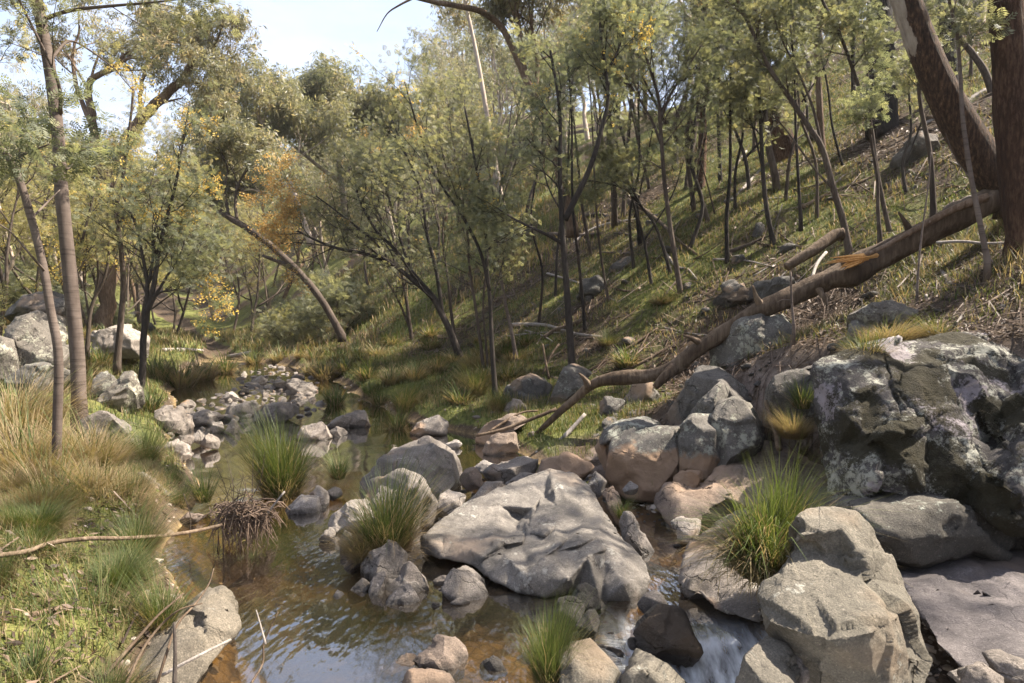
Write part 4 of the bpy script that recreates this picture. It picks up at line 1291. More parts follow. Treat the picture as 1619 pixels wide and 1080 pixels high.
TT('wattle_tree', 'whip-thin grey sapling in front of the leaning red gum', 'tree', [([(1561, 412), (1549, 350), (1536, 285), (1527, 225), (1521, 175), (1518, 110), (1512, 50), (1495, -20)], 9, 4, .75), ([(1536, 285), (1510, 250), (1495, 210)], 2, 1, None)], 'bark_grey', 'wattle', 42, 7.4, kids=4, kid_len=.5, leaf_args=dict(LA, per=2, keep=.4))
TT('wattle_tree', 'short brown stem behind the log just left of the red gum', 'tree', [([(1476, 342), (1474, 290), (1470, 240), (1456, 170), (1450, 110)], 10, 5, .8)], 'bark_brown', 'wattle', 43, 9.6, kids=3, kid_len=.6, leaf_args=dict(LA, per=2, keep=.4))
TT('dead_sapling', 'bare hair-thin stick standing in the litter in front of the log', 'sapling', [([(1450, 455), (1454, 400), (1460, 350), (1468, 290), (1472, 240)], 4, 1.5, None)], 'bark_grey', None, 44, 7.8)
TT('dead_sapling', 'broken bare stick standing by the lichen boulder under the log', 'sapling', [([(1255, 512), (1252, 480), (1250, 430)], 5, 3, None), ([(1252, 475), (1238, 474), (1228, 478)], 2, 1, None)], 'bark_grey', None, 45, 8.2)
TT('gum_tree', 'leaning red-barked gum with a pale peeled top at the right', 'tree',
   [([(1612, 312, .15), (1582, 290), (1552, 252), (1528, 215), (1506, 175), (1486, 135), (1466, 90), (1449, 45), (1436, 10), (1420, -40), (1400, -120), (1370, -260), (1360, -400)], 62, 30, .78)], 'bark_peel', 'gum', 46, 8.9, kids=7, kid_len=1.8, cfg=CFG_GUM, leaf_args=LAG, lump=.13, sides=16)
TT('gum_tree', 'dark rough trunk cut by the right edge of the picture', 'tree',
   [([(1626, 395), (1618, 330), (1608, 240), (1600, 150), (1594, 60), (1590, -20), (1585, -120)], 56, 46, None)], 'bark_red', None, 47, None, lump=.14, sides=16)
TT('gum_tree', 'tall burnt trunk standing on the upper slope left of the leaning red gum', 'tree',
   [([(1397, 205), (1395, 150), (1393, 80), (1390, 0), (1388, -80)], 44, 34, None), ([(1380, 215), (1381, 120), (1384, 30), (1382, -60)], 22, 18, None)], 'bark_burnt', None, 48, None, lump=.12, sides=12)
TT('gum_tree', 'burnt-based grey trunk on the upper slope right of the leaning red gum', 'tree',
   [([(1503, 148), (1500, 90), (1496, 30), (1490, -40)], 32, 24, None)], 'bark_burnt', None, 49, None, lump=.12, sides=10)
TT('wattle_tree', 'curved brown stem high on the right slope', 'tree', [([(1570, 148), (1556, 112), (1538, 85), (1520, 62), (1500, 20)], 12, 7, .8)], 'bark_brown', 'wattle', 50, None, kids=5, kid_len=1.2, leaf_args=LA)
TT('gum_tree', 'pale trunk at the crest near the top right corner', 'tree', [([(1545, 42), (1548, 10), (1550, -40)], 22, 18, None)], 'bark_pale', None, 51, None, lump=.1)
TT('gum_tree', 'grey pole on the crest left of the burnt trunk', 'tree', [([(1300, 240), (1296, 170), (1292, 80), (1290, 0)], 12, 8, .7)], 'bark_gum', 'gum', 52, None, kids=6, kid_len=2.0, cfg=CFG_GUM, leaf_args=LAGF)
TT('wattle_tree', 'thin dark stem between the leaning wattle and the dark upright stem', 'tree', [([(1266, 345), (1262, 280), (1258, 200), (1256, 120), (1250, 40)], 6, 3, .5)], 'bark_dark', 'wattle', 53, 14, kids=10, kid_len=1.0, leaf_args=dict(LA, per=3))
_g = np.random.default_rng(77)
for _i, (_x, _y) in enumerate([(1002, 425), (962, 478), (852, 512), (878, 470), (935, 405), (1162, 332), (1185, 300), (1292, 345), (1332, 262), (1432, 305), (1242, 318), (1012, 388), (1090, 395), (985, 345), (1150, 415), (1030, 450), (1460, 200), (1350, 160), (1275, 215), (1535, 120), (925, 520)]):
    _l = _g.uniform(-60, 25)
    _h = _g.uniform(200, 330) * (.75 if _y < 320 else 1)
    _w = _g.uniform(4, 8)
    _o = TT('wattle_tree', 'thin dark wattle pole on the right slope', 'tree', [([(_x, _y), (_x + _l * .2 + _g.normal() * 5, _y - _h * .3), (_x + _l * .5 + _g.normal() * 8, _y - _h * .6), (_x + _l, _y - _h), (_x + _l * 1.3, _y - _h * 1.3)], _w, _w * .4, .72)]
       + ([([(_x + _l * .2, _y - _h * .3), (_x - _l * .2 + 20, _y - _h * .6), (_x - _l * .3 + 34, _y - _h * .85)], _w * .6, 1.5, .5)] if _i % 3 == 0 else []),
       ['bark_dark', 'bark_brown', 'bark_burnt'][_i % 3], 'wattle', 900 + _i, kids=5, kid_len=1.2, leaf_args=dict(LAF, blossom=0))
    _o['group'] = 'thin dark poles on the right slope'
print('traced trees', round(time.time() - T0, 1))

# ================================================================== grass, tussocks, litter


def blades(root, az, lean, length, width, droop, tint, lev=4):
    """curved tapering blades; every argument is an array with one entry per blade"""
    n = len(root)
    s = np.linspace(0, 1, lev)
    hx = np.cos(az)[:, None]
    hy = np.sin(az)[:, None]
    th = lean[:, None] + droop[:, None] * s[None, :] ** 1.4
    ds = length[:, None] / (lev - 1)
    dr = np.sin(th) * ds
    dz = np.cos(th) * ds
    r_ = np.concatenate([np.zeros((n, 1)), np.cumsum(dr[:, :-1], 1)], 1)
    z_ = np.concatenate([np.zeros((n, 1)), np.cumsum(dz[:, :-1], 1)], 1)
    cx = root[:, :1] + r_ * hx
    cy = root[:, 1:2] + r_ * hy
    cz = root[:, 2:3] + z_
    wv = width[:, None] * np.array([1, .95, .7, .0][-lev:] if lev == 4 else [1, .8, .0])[None, :] * .5
    a = np.stack([cx - hy * wv, cy + hx * wv, cz], -1)
    b = np.stack([cx + hy * wv, cy - hx * wv, cz], -1)
    V = np.concatenate([a[:, :-1], b[:, :-1], a[:, -1:]], 1)      # (n, 2(lev-1)+1, 3)
    m = 2 * (lev - 1) + 1
    k = lev - 1
    q = np.array([[i, k + i, k + i + 1, i + 1] for i in range(k - 1)])
    t = np.array([[k - 1, 2 * k - 1, 2 * k]])
    o = (np.arange(n) * m)[:, None, None]
    return V.reshape(-1, 3), (q[None] + o).reshape(-1, 4), (t[None] + o).reshape(-1, 3), np.repeat(tint, m)


def tussock_mesh(n, hgt, r0, straw, spread, droop, seed, width=.006, lean_to=None):
    g = np.random.default_rng(seed)
    a = g.uniform(0, 2 * PI, n)
    rr = r0 * np.sqrt(g.random(n))
    root = np.stack([rr * np.cos(a), rr * np.sin(a), -.04 * np.ones(n)], -1)
    az = a + g.normal(size=n) * .8
    if lean_to is not None:
        az = np.where(g.random(n) < .65, lean_to + g.normal(size=n) * .6, az)
    f = rr / r0
    old = g.random(n) < straw
    lean = np.clip(.05 + spread * f * g.uniform(.5, 1.2, n) + np.where(old, .25, 0), 0, 1.5)
    L = hgt * g.uniform(.3, 1.12, n) * np.where(old, .85, 1)
    tint = np.where(old, g.uniform(.55, 1.0, n), g.uniform(.05, .42, n))
    kink = g.random(n) < .14
    droop_ = np.where(kink, 2.2, 1.0)
    L = L * np.where(kink, .85, 1)
    nt_ = n // 4
    at = g.uniform(0, 2 * PI, nt_)
    rt_ = r0 * 1.15 * np.sqrt(g.random(nt_))
    root = np.vstack([root, np.stack([rt_ * np.cos(at), rt_ * np.sin(at), -.03 * np.ones(nt_)], -1)])
    az = np.concatenate([az, at + g.normal(size=nt_) * .7])
    lean = np.concatenate([lean, g.uniform(.5, 1.5, nt_)])
    L = np.concatenate([L, hgt * g.uniform(.15, .5, nt_)])
    tint = np.concatenate([tint, g.uniform(.8, 1.0, nt_)])
    droop_ = np.concatenate([droop_, np.ones(nt_)])
    n = n + nt_
    droop = droop * droop_
    a2 = g.uniform(0, 2 * PI)
    lop = .75 + .5 * (.5 + .5 * np.cos(az - a2))
    L = L * lop
    V, q, t, ti = blades(root, az, lean, L, width * g.uniform(.6, 1.3, n), droop * g.uniform(.5, 1.4, n), tint)
    z = np.clip(V[:, 2] / hgt, 0, 1)
    return make_mesh('grass_tussock', V, [q, t], {'tint': ti}, False)


TUS = {
    'green': tussock_mesh(1500, .95, .16, .18, .55, .75, 1),
    'mixed': tussock_mesh(1500, .95, .17, .45, .6, .85, 2),
    'straw': tussock_mesh(1900, .9, .2, .93, .6, .9, 3),
    'pale': tussock_mesh(900, .6, .12, .55, .7, 1.0, 4, .005),
    'small': tussock_mesh(260, .4, .07, .25, .6, .8, 5, .006),
    'drape': tussock_mesh(1500, 1.0, .14, .48, .7, 1.5, 6, .007, lean_to=PI),
    'far': tussock_mesh(260, .75, .2, .5, .6, .9, 7, .022),
    'fargreen': tussock_mesh(260, .7, .2, .25, .6, .8, 8, .022),
    'farstraw': tussock_mesh(260, .8, .2, .85, .55, .8, 9, .022),
}


def tussock(kind, px, py, sc, label, D=None, rz=None, group=None, tilt=(0, 0), dz=0):
    if D is None:
        D = contact(px, py)
        p = P(px, py, D)
    else:
        p = P(px, py, D)
    o = link('grass_tussock', TUS[kind], M['grass'], loc=p + np.array([0, 0, dz]))
    o.scale = (sc, sc, sc) if not hasattr(sc, '__len__') else sc
    o.rotation_euler = (tilt[0], tilt[1], rz if rz is not None else (px * 7.1 + py) % 6.28)
    return tag(o, label, 'grass tussock', group)


tussock('green', 445, 782, (1.05, 1.05, 1.15), 'tall green tussock standing in mid stream above two angular rocks', 7.9)
tussock('mixed', 612, 868, (.85, .85, .9), 'green and straw tussock in front of the smooth grey boulder', 5.75)
tussock('straw', 578, 882, (.45, .45, .4), 'flattened brown tuft at the left foot of the front stream tussock', 5.6)
tussock('drape', 1205, 905, (.85, .85, .85), 'long dark green tussock drooping over the side channel beside the sandy boulder', 4.3, rz=.35)
tussock('green', 1235, 870, (.6, .6, .75), 'upright thin tussock behind the top of the sandy boulder', 4.6)
tussock('green', 868, 1078, (.42, .42, .55), 'small upright tussock at the bottom edge beside the grey granular rock', 3.7)
tussock('straw', 40, 770, (1.35, 1.35, 1.3), 'big straw-brown tussock at the left edge', 6.6)
tussock('straw', 20, 690, (1.4, 1.4, 1.25), 'straw-brown tussock behind the big one at the left edge', 8.0)
tussock('straw', 140, 745, (1.1, 1.1, 1.0), 'straw tussock between the two left trunks and the buff rock', 7.3)
tussock('straw', 150, 800, (.95, .95, .85), 'brown tussock spilling toward the angular buff rock', 6.4)
tussock('straw', 88, 818, (.9, .9, .8), 'dry tussock at the foot of the dark-based trunk', 5.9)
tussock('straw', 195, 830, (.7, .7, .6), 'drooping pale brown tussock right above the long stick', 6.1)
tussock('green', 225, 735, (.75, .75, .6), 'bluish green tussock on the bank above the buff rock', 8.2)
tussock('pale', 150, 1035, (1.0, 1.0, 1.0), 'pale silvery tussock low on the near left bank', 3.9)
tussock('mixed', 215, 880, (.5, .5, .45), 'short tussock at the bank edge below the long stick', 5.0)
tussock('small', 322, 788, 1.0, 'small green tuft in the water right of the buff rock', 7.3)
tussock('small', 285, 798, .8, 'smaller tuft between the buff rock and the water tuft', 7.1)
tussock('small', 535, 752, 1.0, 'dark small tuft in the water right of the tall mid stream tussock', 8.2)
tussock('small', 392, 905, .5, 'bright green sprig on the wet brown rock', 5.75)
tussock('small', 628, 678, 1.5, 'thin straw-green tuft at the far pool edge', None)
tussock('mixed', 640, 650, .9, 'straw tuft on the flood-washed bank above the pool', None)
tussock('straw', 748, 588, 1.0, 'large pale sunlit tussock at the foot of the slim bankside trunk', None)
tussock('mixed', 752, 625, .8, 'brown drooping tussock on the bank below the slim trunk', None)
tussock('mixed', 790, 650, .55, 'brown tussock beside the flat grey stone under the forked tree', None)
tussock('small', 1035, 790, .9, 'grass tuft in the gravel at the head of the side channel', None)
tussock('small', 983, 815, .6, 'tuft growing in the crack beside the long pale wedge', 6.5)
tussock('small', 1268, 640, 1.0, 'drooping tuft in the cleft left of the tall cliff', 7.2)
tussock('straw', 1255, 690, .5, 'dry brown tuft below the cleft left of the cliff', 7.0)
tussock('pale', 1372, 568, (.8, .8, .6), 'tuft hanging over the top left of the tall lichen boulder', 6.2)
tussock('straw', 1405, 545, (.7, .7, .45), 'flattened brown grass above the cliff beside the whitish rock', 7.0)
tussock('pale', 1480, 535, (.8, .8, .5), 'dry grass at the brink of the mossy cliff', 7.0)
tussock('pale', 960, 545, (1.0, 1.0, .8), 'straw tuft on the slope right of the forked tree', None)
tussock('pale', 1045, 480, (1.2, 1.2, .8), 'straw tuft on the slope above the log', None)

KB = dict(mixed='far', straw='farstraw', green='fargreen')
for i, (x, y, s, k, lab) in enumerate([
    (515, 600, 1.25, 'straw', 'pale plumed tussock at the head of the right bank'), (492, 592, .9, 'straw', 'straw tussock on the point where the stream narrows'),
    (545, 588, 1.0, 'mixed', 'green tussock right of the pale plumed one'), (580, 600, .9, 'mixed', 'grey-green tussock in the middle of the grassy bank'),
    (618, 608, .85, 'straw', 'sunlit rounded tussock left of two on the bright grass'), (655, 602, .95, 'straw', 'sunlit spiky tussock right of two on the bright grass'),
    (690, 590, .9, 'straw', 'sunlit tussock nearest the leaning blossom wattle'), (585, 625, .7, 'green', 'low green tussock at the water edge of the bank'),
    (530, 640, .8, 'green', 'green tussock by the square-faced rock'), (600, 640, .7, 'mixed', 'low tussock facing the amber pool'),
    (285, 612, 1.5, 'straw', 'large sunlit straw tussock on the left bank bend'), (320, 602, 1.3, 'straw', 'sunlit yellow tussock nearest the dry riffle'),
    (250, 598, 1.2, 'mixed', 'tussock right of the twisted wattle'), (355, 590, 1.2, 'mixed', 'reddish tussock at the riffle bend'), (200, 575, 1.1, 'straw', 'straw tussock behind the two lichen rocks'),
    (400, 575, 1.1, 'mixed', 'tussock in the valley floor left of the far stones'), (440, 572, 1.1, 'straw', 'tussock in the valley floor above the far stones'), (160, 580, 1.0, 'mixed', 'tussock at the foot of the sunlit white rock'),
    (235, 650, .8, 'green', 'green fringe of grass on the mossy mound'), (130, 620, 1.0, 'straw', 'dry tussock left of the smaller lichen rock')]):
    tussock(KB[k], x, y, s, lab)

# random tussocks farther along both banks
rg = np.random.default_rng(8)
cnt = 0
for i in range(900):
    y = rg.uniform(13, 45)
    side = rg.random() < .5
    e, d = zones(np.array(0.0), np.array(y))
    if side:
        x = float(np.interp(y, YK, XRK)) + rg.uniform(.3, 4.5)
        lab, grp = 'grass tussock on the right bank between the stream and the slope', 'tussocks along the right bank'
    else:
        x = float(np.interp(y, YK, XLK)) - rg.uniform(.3, 6)
        lab, grp = 'grass tussock on the left bank beyond the lichen rocks', 'tussocks along the left bank'
    if cnt >= 95:
        break
    z = float(H(x, y))
    o = link('grass_tussock', TUS[['far', 'farstraw', 'farstraw', 'far'][rg.integers(4)]], M['grass'], loc=(x, y, z))
    s = rg.uniform(.5, 1.15)
    o.scale = (s, s, s * .85)
    o.rotation_euler = (0, 0, rg.uniform(0, 6.28))
    tag(o, lab, 'grass tussock', grp)
    cnt += 1


for i in range(70):
    while True:
        y = rg.uniform(3.0, 8.5)
        x = float(np.interp(y, YK, XLK)) - rg.uniform(.05, 3.2) ** 1.0
        px_, py_ = 809.5 + F * x / y, 0
        if px_ > -60:
            break
    k = (['straw', 'straw', 'mixed', 'pale', 'small', 'straw'] if y > 5.2 else ['mixed', 'small', 'green', 'pale', 'small', 'mixed'])[int(rg.integers(6))]
    s = rg.uniform(.22, .5) * (1.5 if k in ('pale', 'small') else 1)
    o = link('grass_tussock', TUS[k], M['grass'], loc=(x, y, float(H(x, y)) - .02))
    o.scale = (s, s, s * rg.uniform(.6, .95))
    o.rotation_euler = (rg.normal() * .15, rg.normal() * .15, rg.uniform(0, 6.28))
    tag(o, 'small grass tuft among many on the near left bank', 'grass tussock', 'grass tufts on the near left bank')


def visible_xy(x, y, z, mx=160, my=200):
    dp = y * FW[1] + (z - 2) * FW[2]
    px = 809.5 + F * x / dp
    py = 540 - F * (y * UP[1] + (z - 2) * UP[2]) / dp
    return (px > -mx) & (px < 1619 + mx) & (py > -my) & (py < 1080 + my), px, py


# short grass, uncountable
def grass_sample(n, x0, x1, y0, y1, want, seed):
    g = np.random.default_rng(seed)
    x = g.uniform(x0, x1, n)
    y = g.uniform(y0, y1, n)
    z = H(x, y)
    k = (g.random(n) < want(x, y, green_at(x, y), g)) & visible_xy(x, y, z)[0]
    return np.stack([x[k], y[k], z[k]], -1), g


def green_at(x, y):
    e, d = zones(x, y)
    o = np.maximum(e, d)
    q = np.stack([x, y, x * 0], -1)
    g = .5 + .75 * fbm(q * .55, 4, 71) + .25 * fbm(q * .12, 2, 72)
    flat = sstep(4.5, 1.5, o) * sstep(9.5, 12, y)
    left = sstep(.1, .6, e)
    near = sstep(11, 7, y) * sstep(0, .5, d)
    near_hi = sstep(2.1, 2.6, d)
    return np.clip(g + .12 * sstep(4, 6, d) + .35 * flat + .3 * left - .5 * near * (1 - near_hi), 0, 1) * sstep(.0, .3, o)


GV, GQ, GT, GA, gn = [], [], [], [], 0


def add_grass(pts, g, hlo, hhi, w, dry, lean=.35, droop=.9):
    global gn
    n = len(pts)
    pat = fbm(np.stack([pts[:, 0], pts[:, 1], pts[:, 0] * 0], -1) * 1.1, 3, 41) + .5
    old = g.random(n) < dry + .5 * (pat - .5)
    V, q, t, ti = blades(pts - np.array([0, 0, .02]), g.uniform(0, 2 * PI, n), np.abs(g.normal(size=n)) * lean, g.uniform(hlo, hhi, n) * (.6 + .9 * np.clip(pat, 0, 1)),
                         w * g.uniform(.6, 1.4, n), droop * g.uniform(.4, 1.5, n), np.where(old, g.uniform(.5, 1.0, n), g.uniform(.08, .5, n)), 3)
    GV.append(V)
    GQ.append(q + gn)
    GT.append(t + gn)
    GA.append(ti)
    gn += len(V)


el = lambda x, y: zones(x, y)
p_, g_ = grass_sample(110000, -8, -1.7, 2.2, 9, lambda x, y, gr, g: sstep(.0, .25, el(x, y)[0]) * sstep(.35, .75, gr), 1)
add_grass(p_, g_, .04, .17, .006, .28, .6, 1.2)
p_, g_ = grass_sample(90000, -26, -4, 9, 26, lambda x, y, gr, g: sstep(.0, .3, el(x, y)[0]) * sstep(.2, .7, gr) * .8, 2)
add_grass(p_, g_, .08, .28, .014, .3)
p_, g_ = grass_sample(110000, -9, 5, 10.5, 24, lambda x, y, gr, g: sstep(.0, .3, el(x, y)[1]) * sstep(5, 3.5, el(x, y)[1]) * sstep(.25, .6, gr), 3)
add_grass(p_, g_, .05, .20, .012, .22)
p_, g_ = grass_sample(420000, -8, 22, 6, 34, lambda x, y, gr, g: sstep(2.2, 2.8, el(x, y)[1]) * sstep(.22, .58, gr) * .85, 4)
add_grass(p_, g_, .05, .17, .015, .32, .5, 1.2)
p_, g_ = grass_sample(60000, -48, 4, 24, 55, lambda x, y, gr, g: sstep(.0, .5, np.maximum(*el(x, y))) * .7, 7)
add_grass(p_, g_, .15, .5, .04, .45)
p_, g_ = grass_sample(40000, 1, 8, 4.5, 12, lambda x, y, gr, g: sstep(2.2, 2.7, el(x, y)[1]) * sstep(.22, .52, gr), 5)
add_grass(p_, g_, .06, .26, .007, .5, .6, 1.3)
p_, g_ = grass_sample(5000, -.6, 2, 9.3, 12, lambda x, y, gr, g: sstep(.0, .2, el(x, y)[1]) * .9, 6)
add_grass(p_, g_, .06, .2, .008, .15)
gme2 = make_mesh('grass', np.vstack(GV), [np.vstack(GQ), np.vstack(GT)], {'tint': np.concatenate(GA)}, False)
go = link('grass', gme2, M['grass'])
go['kind'] = 'stuff'
tag(go, 'short green and straw grass covering the banks and the slope', 'grass')
print('grass', len(gme2.polygons), round(time.time() - T0, 1))

# fallen leaves, bark and twigs, uncountable
LV, LQ, LA_, ln_ = [], [], [], 0
LT = np.array([(-.5, 0, 0), (-.1, .16, .03), (.5, 0, .0), (.05, -.17, .02)])
TWG = np.array([(-.5, -.012, 0), (-.5, .012, 0.01), (.5, .012, .01), (.5, -.012, 0)])
for (n, x0, x1, y0, y1, lo, hi, tpl, want, sd_) in [
    (60000, .5, 9, 4.6, 13, .03, .075, LT, lambda x, y, gr, g: sstep(.9, 1.8, el(x, y)[1]) * sstep(.95, .25, gr) * .7, 11),
    (70000, -4, 20, 11, 30, .07, .18, LT, lambda x, y, gr, g: sstep(2.5, 4, el(x, y)[1]) * sstep(.8, .3, gr) * .4, 12),
    (9000, .5, 9, 5, 13, .15, .6, TWG, lambda x, y, gr, g: sstep(1.2, 1.8, el(x, y)[1]), 13),
    (14000, -4, 18, 11, 28, .3, 1.0, TWG, lambda x, y, gr, g: sstep(2.5, 4, el(x, y)[1]) * .7, 14),
    (16000, -8, -1.7, 2.2, 9, .04, .09, LT, lambda x, y, gr, g: sstep(.05, .3, el(x, y)[0]) * .6, 15),
    (2500, -8, -1.7, 2.2, 12, .15, .5, TWG, lambda x, y, gr, g: sstep(.05, .3, el(x, y)[0]) * .6, 16),
    (2600, 2.2, 3.6, 3.0, 4.6, .03, .08, LT, lambda x, y, gr, g: .25 + 0 * x, 17),
]:
    p_, g = grass_sample(n if tpl is LT else n // 2, x0, x1, y0, y1, want, sd_)
    n = len(p_)
    a = g.uniform(0, 2 * PI, n)
    sl_ = H(p_[:, 0] + .05 * np.cos(a), p_[:, 1] + .05 * np.sin(a)) - H(p_[:, 0] - .05 * np.cos(a), p_[:, 1] - .05 * np.sin(a))
    ax = np.stack([np.cos(a), np.sin(a), sl_ / .1 + g.normal(size=n) * (.25 if tpl is LT else .12)], -1)
    nr = np.array([-.3, 0, 1.0]) + g.normal(size=(n, 3)) * (.45 if tpl is LT else .1)
    V, Fc = scatter(tpl, np.array([[0, 1, 2, 3]]), p_ + np.array([0, 0, .02]) + np.abs(g.normal(size=(n, 1))) * np.array([0, 0, .02]), ax, nr, g.uniform(lo, hi, n))
    LV.append(V)
    LQ.append(Fc + ln_)
    LA_.append(np.repeat(np.clip(g.normal(.36 if tpl is LT else .25, .22, n), 0, 1), 4))
    ln_ += len(V)
lo_ = link('leaf_litter', make_mesh('leaf_litter', np.vstack(LV), [np.vstack(LQ)], {'tint': np.concatenate(LA_)}, False), M['litter'])
lo_['kind'] = 'stuff'
tag(lo_, 'brown fallen leaves, bark strips and twigs on the slope', 'leaf litter')

# ================================================================== stones of the riffle and of the slope
STONES = []
for i in range(12):
    rng = np.random.default_rng(700 + i)
    U, Fc = ico(3)
    L = U * np.array([rng.uniform(.8, 1.25), rng.uniform(.7, 1.0), rng.uniform(.45, .75)])
    L = facet(L, 12, .5, .85, rng)
    L = L / np.abs(L).max() * 1.05
    L = finish_rock(L, Fc, .12, 1.4, 700 + i, 9, .09)
    STONES.append([make_mesh('stone', L, [Fc]) for _ in range(3)])
for k in range(12):
    for me, m in zip(STONES[k], ('stone', 'pale', 'greylichen')):
        me.materials.append(M[m])


def stone(px, py, wpx, lab, grp, mi=0, D=None, flat=1.0, cat='stone', name='stone'):
    D = D or contact(px, py)
    s = wpx * D / F * .5
    p = P(px, py, D)
    o = link(name, STONES[int(rg.integers(12))][mi], None, loc=p + np.array([0, s * .3, s * (.0 if p[1] < 13 or p[0] < 0 else -.15)]))
    o.scale = (s, s * rg.uniform(.8, 1.2), s * flat * rg.uniform(.55, 1.0))
    o.rotation_euler = (rg.uniform(-.4, .4), rg.uniform(-.4, .4), rg.uniform(0, 6.28))
    return tag(o, lab, cat, grp)


from mathutils.geometry import intersect_point_tri_2d


def inpoly(p, poly):
    c = False
    n = len(poly)
    for i in range(n):
        (x1, y1), (x2, y2) = poly[i], poly[(i + 1) % n]
        if (y1 > p[1]) != (y2 > p[1]) and p[0] < (x2 - x1) * (p[1] - y1) / (y2 - y1) + x1:
            c = not c
    return c


def fill(poly, n, w0, w1, lab, grp, mi=(0, 1), gap=.5, kind='stone'):
    P0 = []
    xs, ys = [q[0] for q in poly], [q[1] for q in poly]
    tries = 0
    while len(P0) < n and tries < 6000:
        tries += 1
        p = (rg.uniform(min(xs), max(xs)), rg.uniform(min(ys), max(ys)))
        if not inpoly(p, poly):
            continue
        w = w0 + (w1 - w0) * rg.random() ** 2.2; w *=  (.5 + 1.0 * (p[1] - min(ys)) / (max(ys) - min(ys) + 1))
        if any((p[0] - q[0]) ** 2 + ((p[1] - q[1]) * 2.2) ** 2 < (gap * (w + q[2])) ** 2 for q in P0):
            continue
        P0.append((p[0], p[1], w))
    for p in P0:
        stone(p[0], p[1], p[2], lab, grp, mi[int(rg.integers(len(mi)))], cat=kind, name=kind)


fill([(272, 705), (255, 660), (300, 640), (380, 612), (430, 600), (470, 620), (515, 640), (480, 660), (420, 662), (390, 690), (345, 690), (330, 712)], 95, 12, 60, 'grey stone of the riffle between the left bank and the tall tussock', 'stones of the riffle', (0, 0, 1))
fill([(375, 612), (385, 588), (430, 575), (500, 600), (505, 625), (440, 628)], 45, 8, 28, 'small pale stone in the stream bed farther upstream', 'stones farther upstream', (0, 1, 1))
fill([(690, 790), (730, 740), (800, 730), (940, 735), (990, 790), (1000, 840), (960, 800), (900, 745), (830, 755), (735, 795)], 26, 12, 24, 'small stone wedged behind the cracked boulder', 'stones behind the cracked boulder', (0, 1))
fill([(985, 790), (1040, 780), (1070, 800), (1060, 830), (1010, 825)], 30, 5, 12, 'tiny stone on the gravel at the head of the side channel', 'gravel bank stones', (0, 1))
fill([(870, 980), (1000, 960), (1060, 1000), (1000, 1040), (880, 1020)], 12, 14, 30, 'wet stone in the chute above the cascade', 'stones of the chute', (0,))
fill([(590, 930), (690, 930), (770, 960), (700, 960), (600, 965)], 9, 8, 18, 'tiny stone at the water edge by the small rock cluster', 'stones by the rock cluster', (0, 1))
fill([(1470, 1060), (1500, 1030), (1600, 1030), (1625, 1085), (1480, 1085)], 14, 14, 30, 'small stone in the lower right corner', 'stones in the lower right corner', (0, 1))
fill([(130, 700), (150, 650), (240, 690), (260, 720), (220, 735)], 10, 12, 26, 'small grey stone in the left bank', 'stones in the left bank', (0, 2))
fill([(640, 650), (760, 640), (860, 690), (760, 700), (660, 670)], 12, 8, 20, 'small stone along the far edge of the pool', 'stones along the far pool edge', (0, 2))
fill([(910, 640), (1060, 600), (1130, 560), (1220, 560), (1290, 600), (1230, 650), (1060, 650), (960, 670)], 26, 14, 44, 'rough grey rock poking out of the bank under the fallen log', 'rocks in the bank under the log', (2,), .45, 'rock')
fill([(830, 540), (1050, 330), (1250, 200), (1560, 120), (1600, 250), (1300, 400), (1150, 480), (950, 580)], 60, 12, 50, 'grey rock half buried in the right slope', 'rocks on the right slope', (2,), .9, 'rock')
fill([(1260, 560), (1340, 460), (1500, 440), (1610, 470), (1600, 520), (1440, 530), (1350, 560)], 14, 14, 34, 'small rock in the litter above the cliff', 'rocks above the cliff', (2,), .8, 'rock')
fill([(0, 440), (140, 430), (240, 520), (100, 500), (0, 480)], 22, 14, 44, 'pale rock on the left slope behind the trunks', 'rocks on the left slope', (1, 2), .6, 'rock')
fill([(1040, 825), (1110, 770), (1300, 735), (1295, 800), (1150, 850), (1060, 875)], 45, 8, 34, 'broken brown stone on the slabs of the right bank', 'broken stones on the right bank slabs', (2, 0), .45, 'rock')
fill([(940, 690), (1000, 600), (1100, 590), (1080, 660), (960, 700)], 16, 10, 30, 'rough grey rock poking out of the bank under the fallen log', 'rocks in the bank under the log', (2,), .45, 'rock')
# gravel, uncountable
GVt, GFt = ico(1)
gp = []
g = np.random.default_rng(61)
for (n, x0, x1, y0, y1, want) in [(9000, -12, -2, 10, 27, lambda e, d, x, y: sstep(.3, -.1, np.maximum(e, d)) * sstep(11, 14, y) + .6 * np.exp(-(np.maximum(e, d) / .25) ** 2)),
                                  (9000, -6, 3, 3, 13, lambda e, d, x, y: np.exp(-((np.maximum(e, d) + .02) / .18) ** 2)), (1500, 1.9, 3.2, 3, 4.5, lambda e, d, x, y: .6 + 0 * x),
                                  (3000, 1.2, 2.6, 5.4, 8, lambda e, d, x, y: .5 + 0 * x), (3500, -4, 2, 3, 9, lambda e, d, x, y: .22 + 0 * x)]:
    x, y = g.uniform(x0, x1, n), g.uniform(y0, y1, n)
    e_, d_ = zones(x, y)
    k = g.random(n) < want(e_, d_, x, y)
    gp.append(np.stack([x[k], y[k], H(x[k], y[k]) - .004], -1))
gp = np.vstack(gp)
n = len(gp)
sc_ = np.clip(.016 * np.exp(g.normal(size=n) * .55), .008, .06)
Vg, Fg = scatter(GVt * np.array([1, .8, .55]), GFt, gp, g.normal(size=(n, 3)) * np.array([1, 1, .2]), np.array([0, 0, 1.0]) + g.normal(size=(n, 3)) * .3, sc_)
Vg = Vg + .12 * np.repeat(sc_, len(GVt))[:, None] * g.normal(size=Vg.shape)
gm_ = NT('stream_gravel')
gm_ = gm_.done(gm_.principled(gm_.ramp(gm_.attr('tint'), [(0, (.05, .04, .03)), (.4, (.15, .12, .09)), (.75, (.26, .22, .18)), (1, (.38, .33, .28))]), .9))
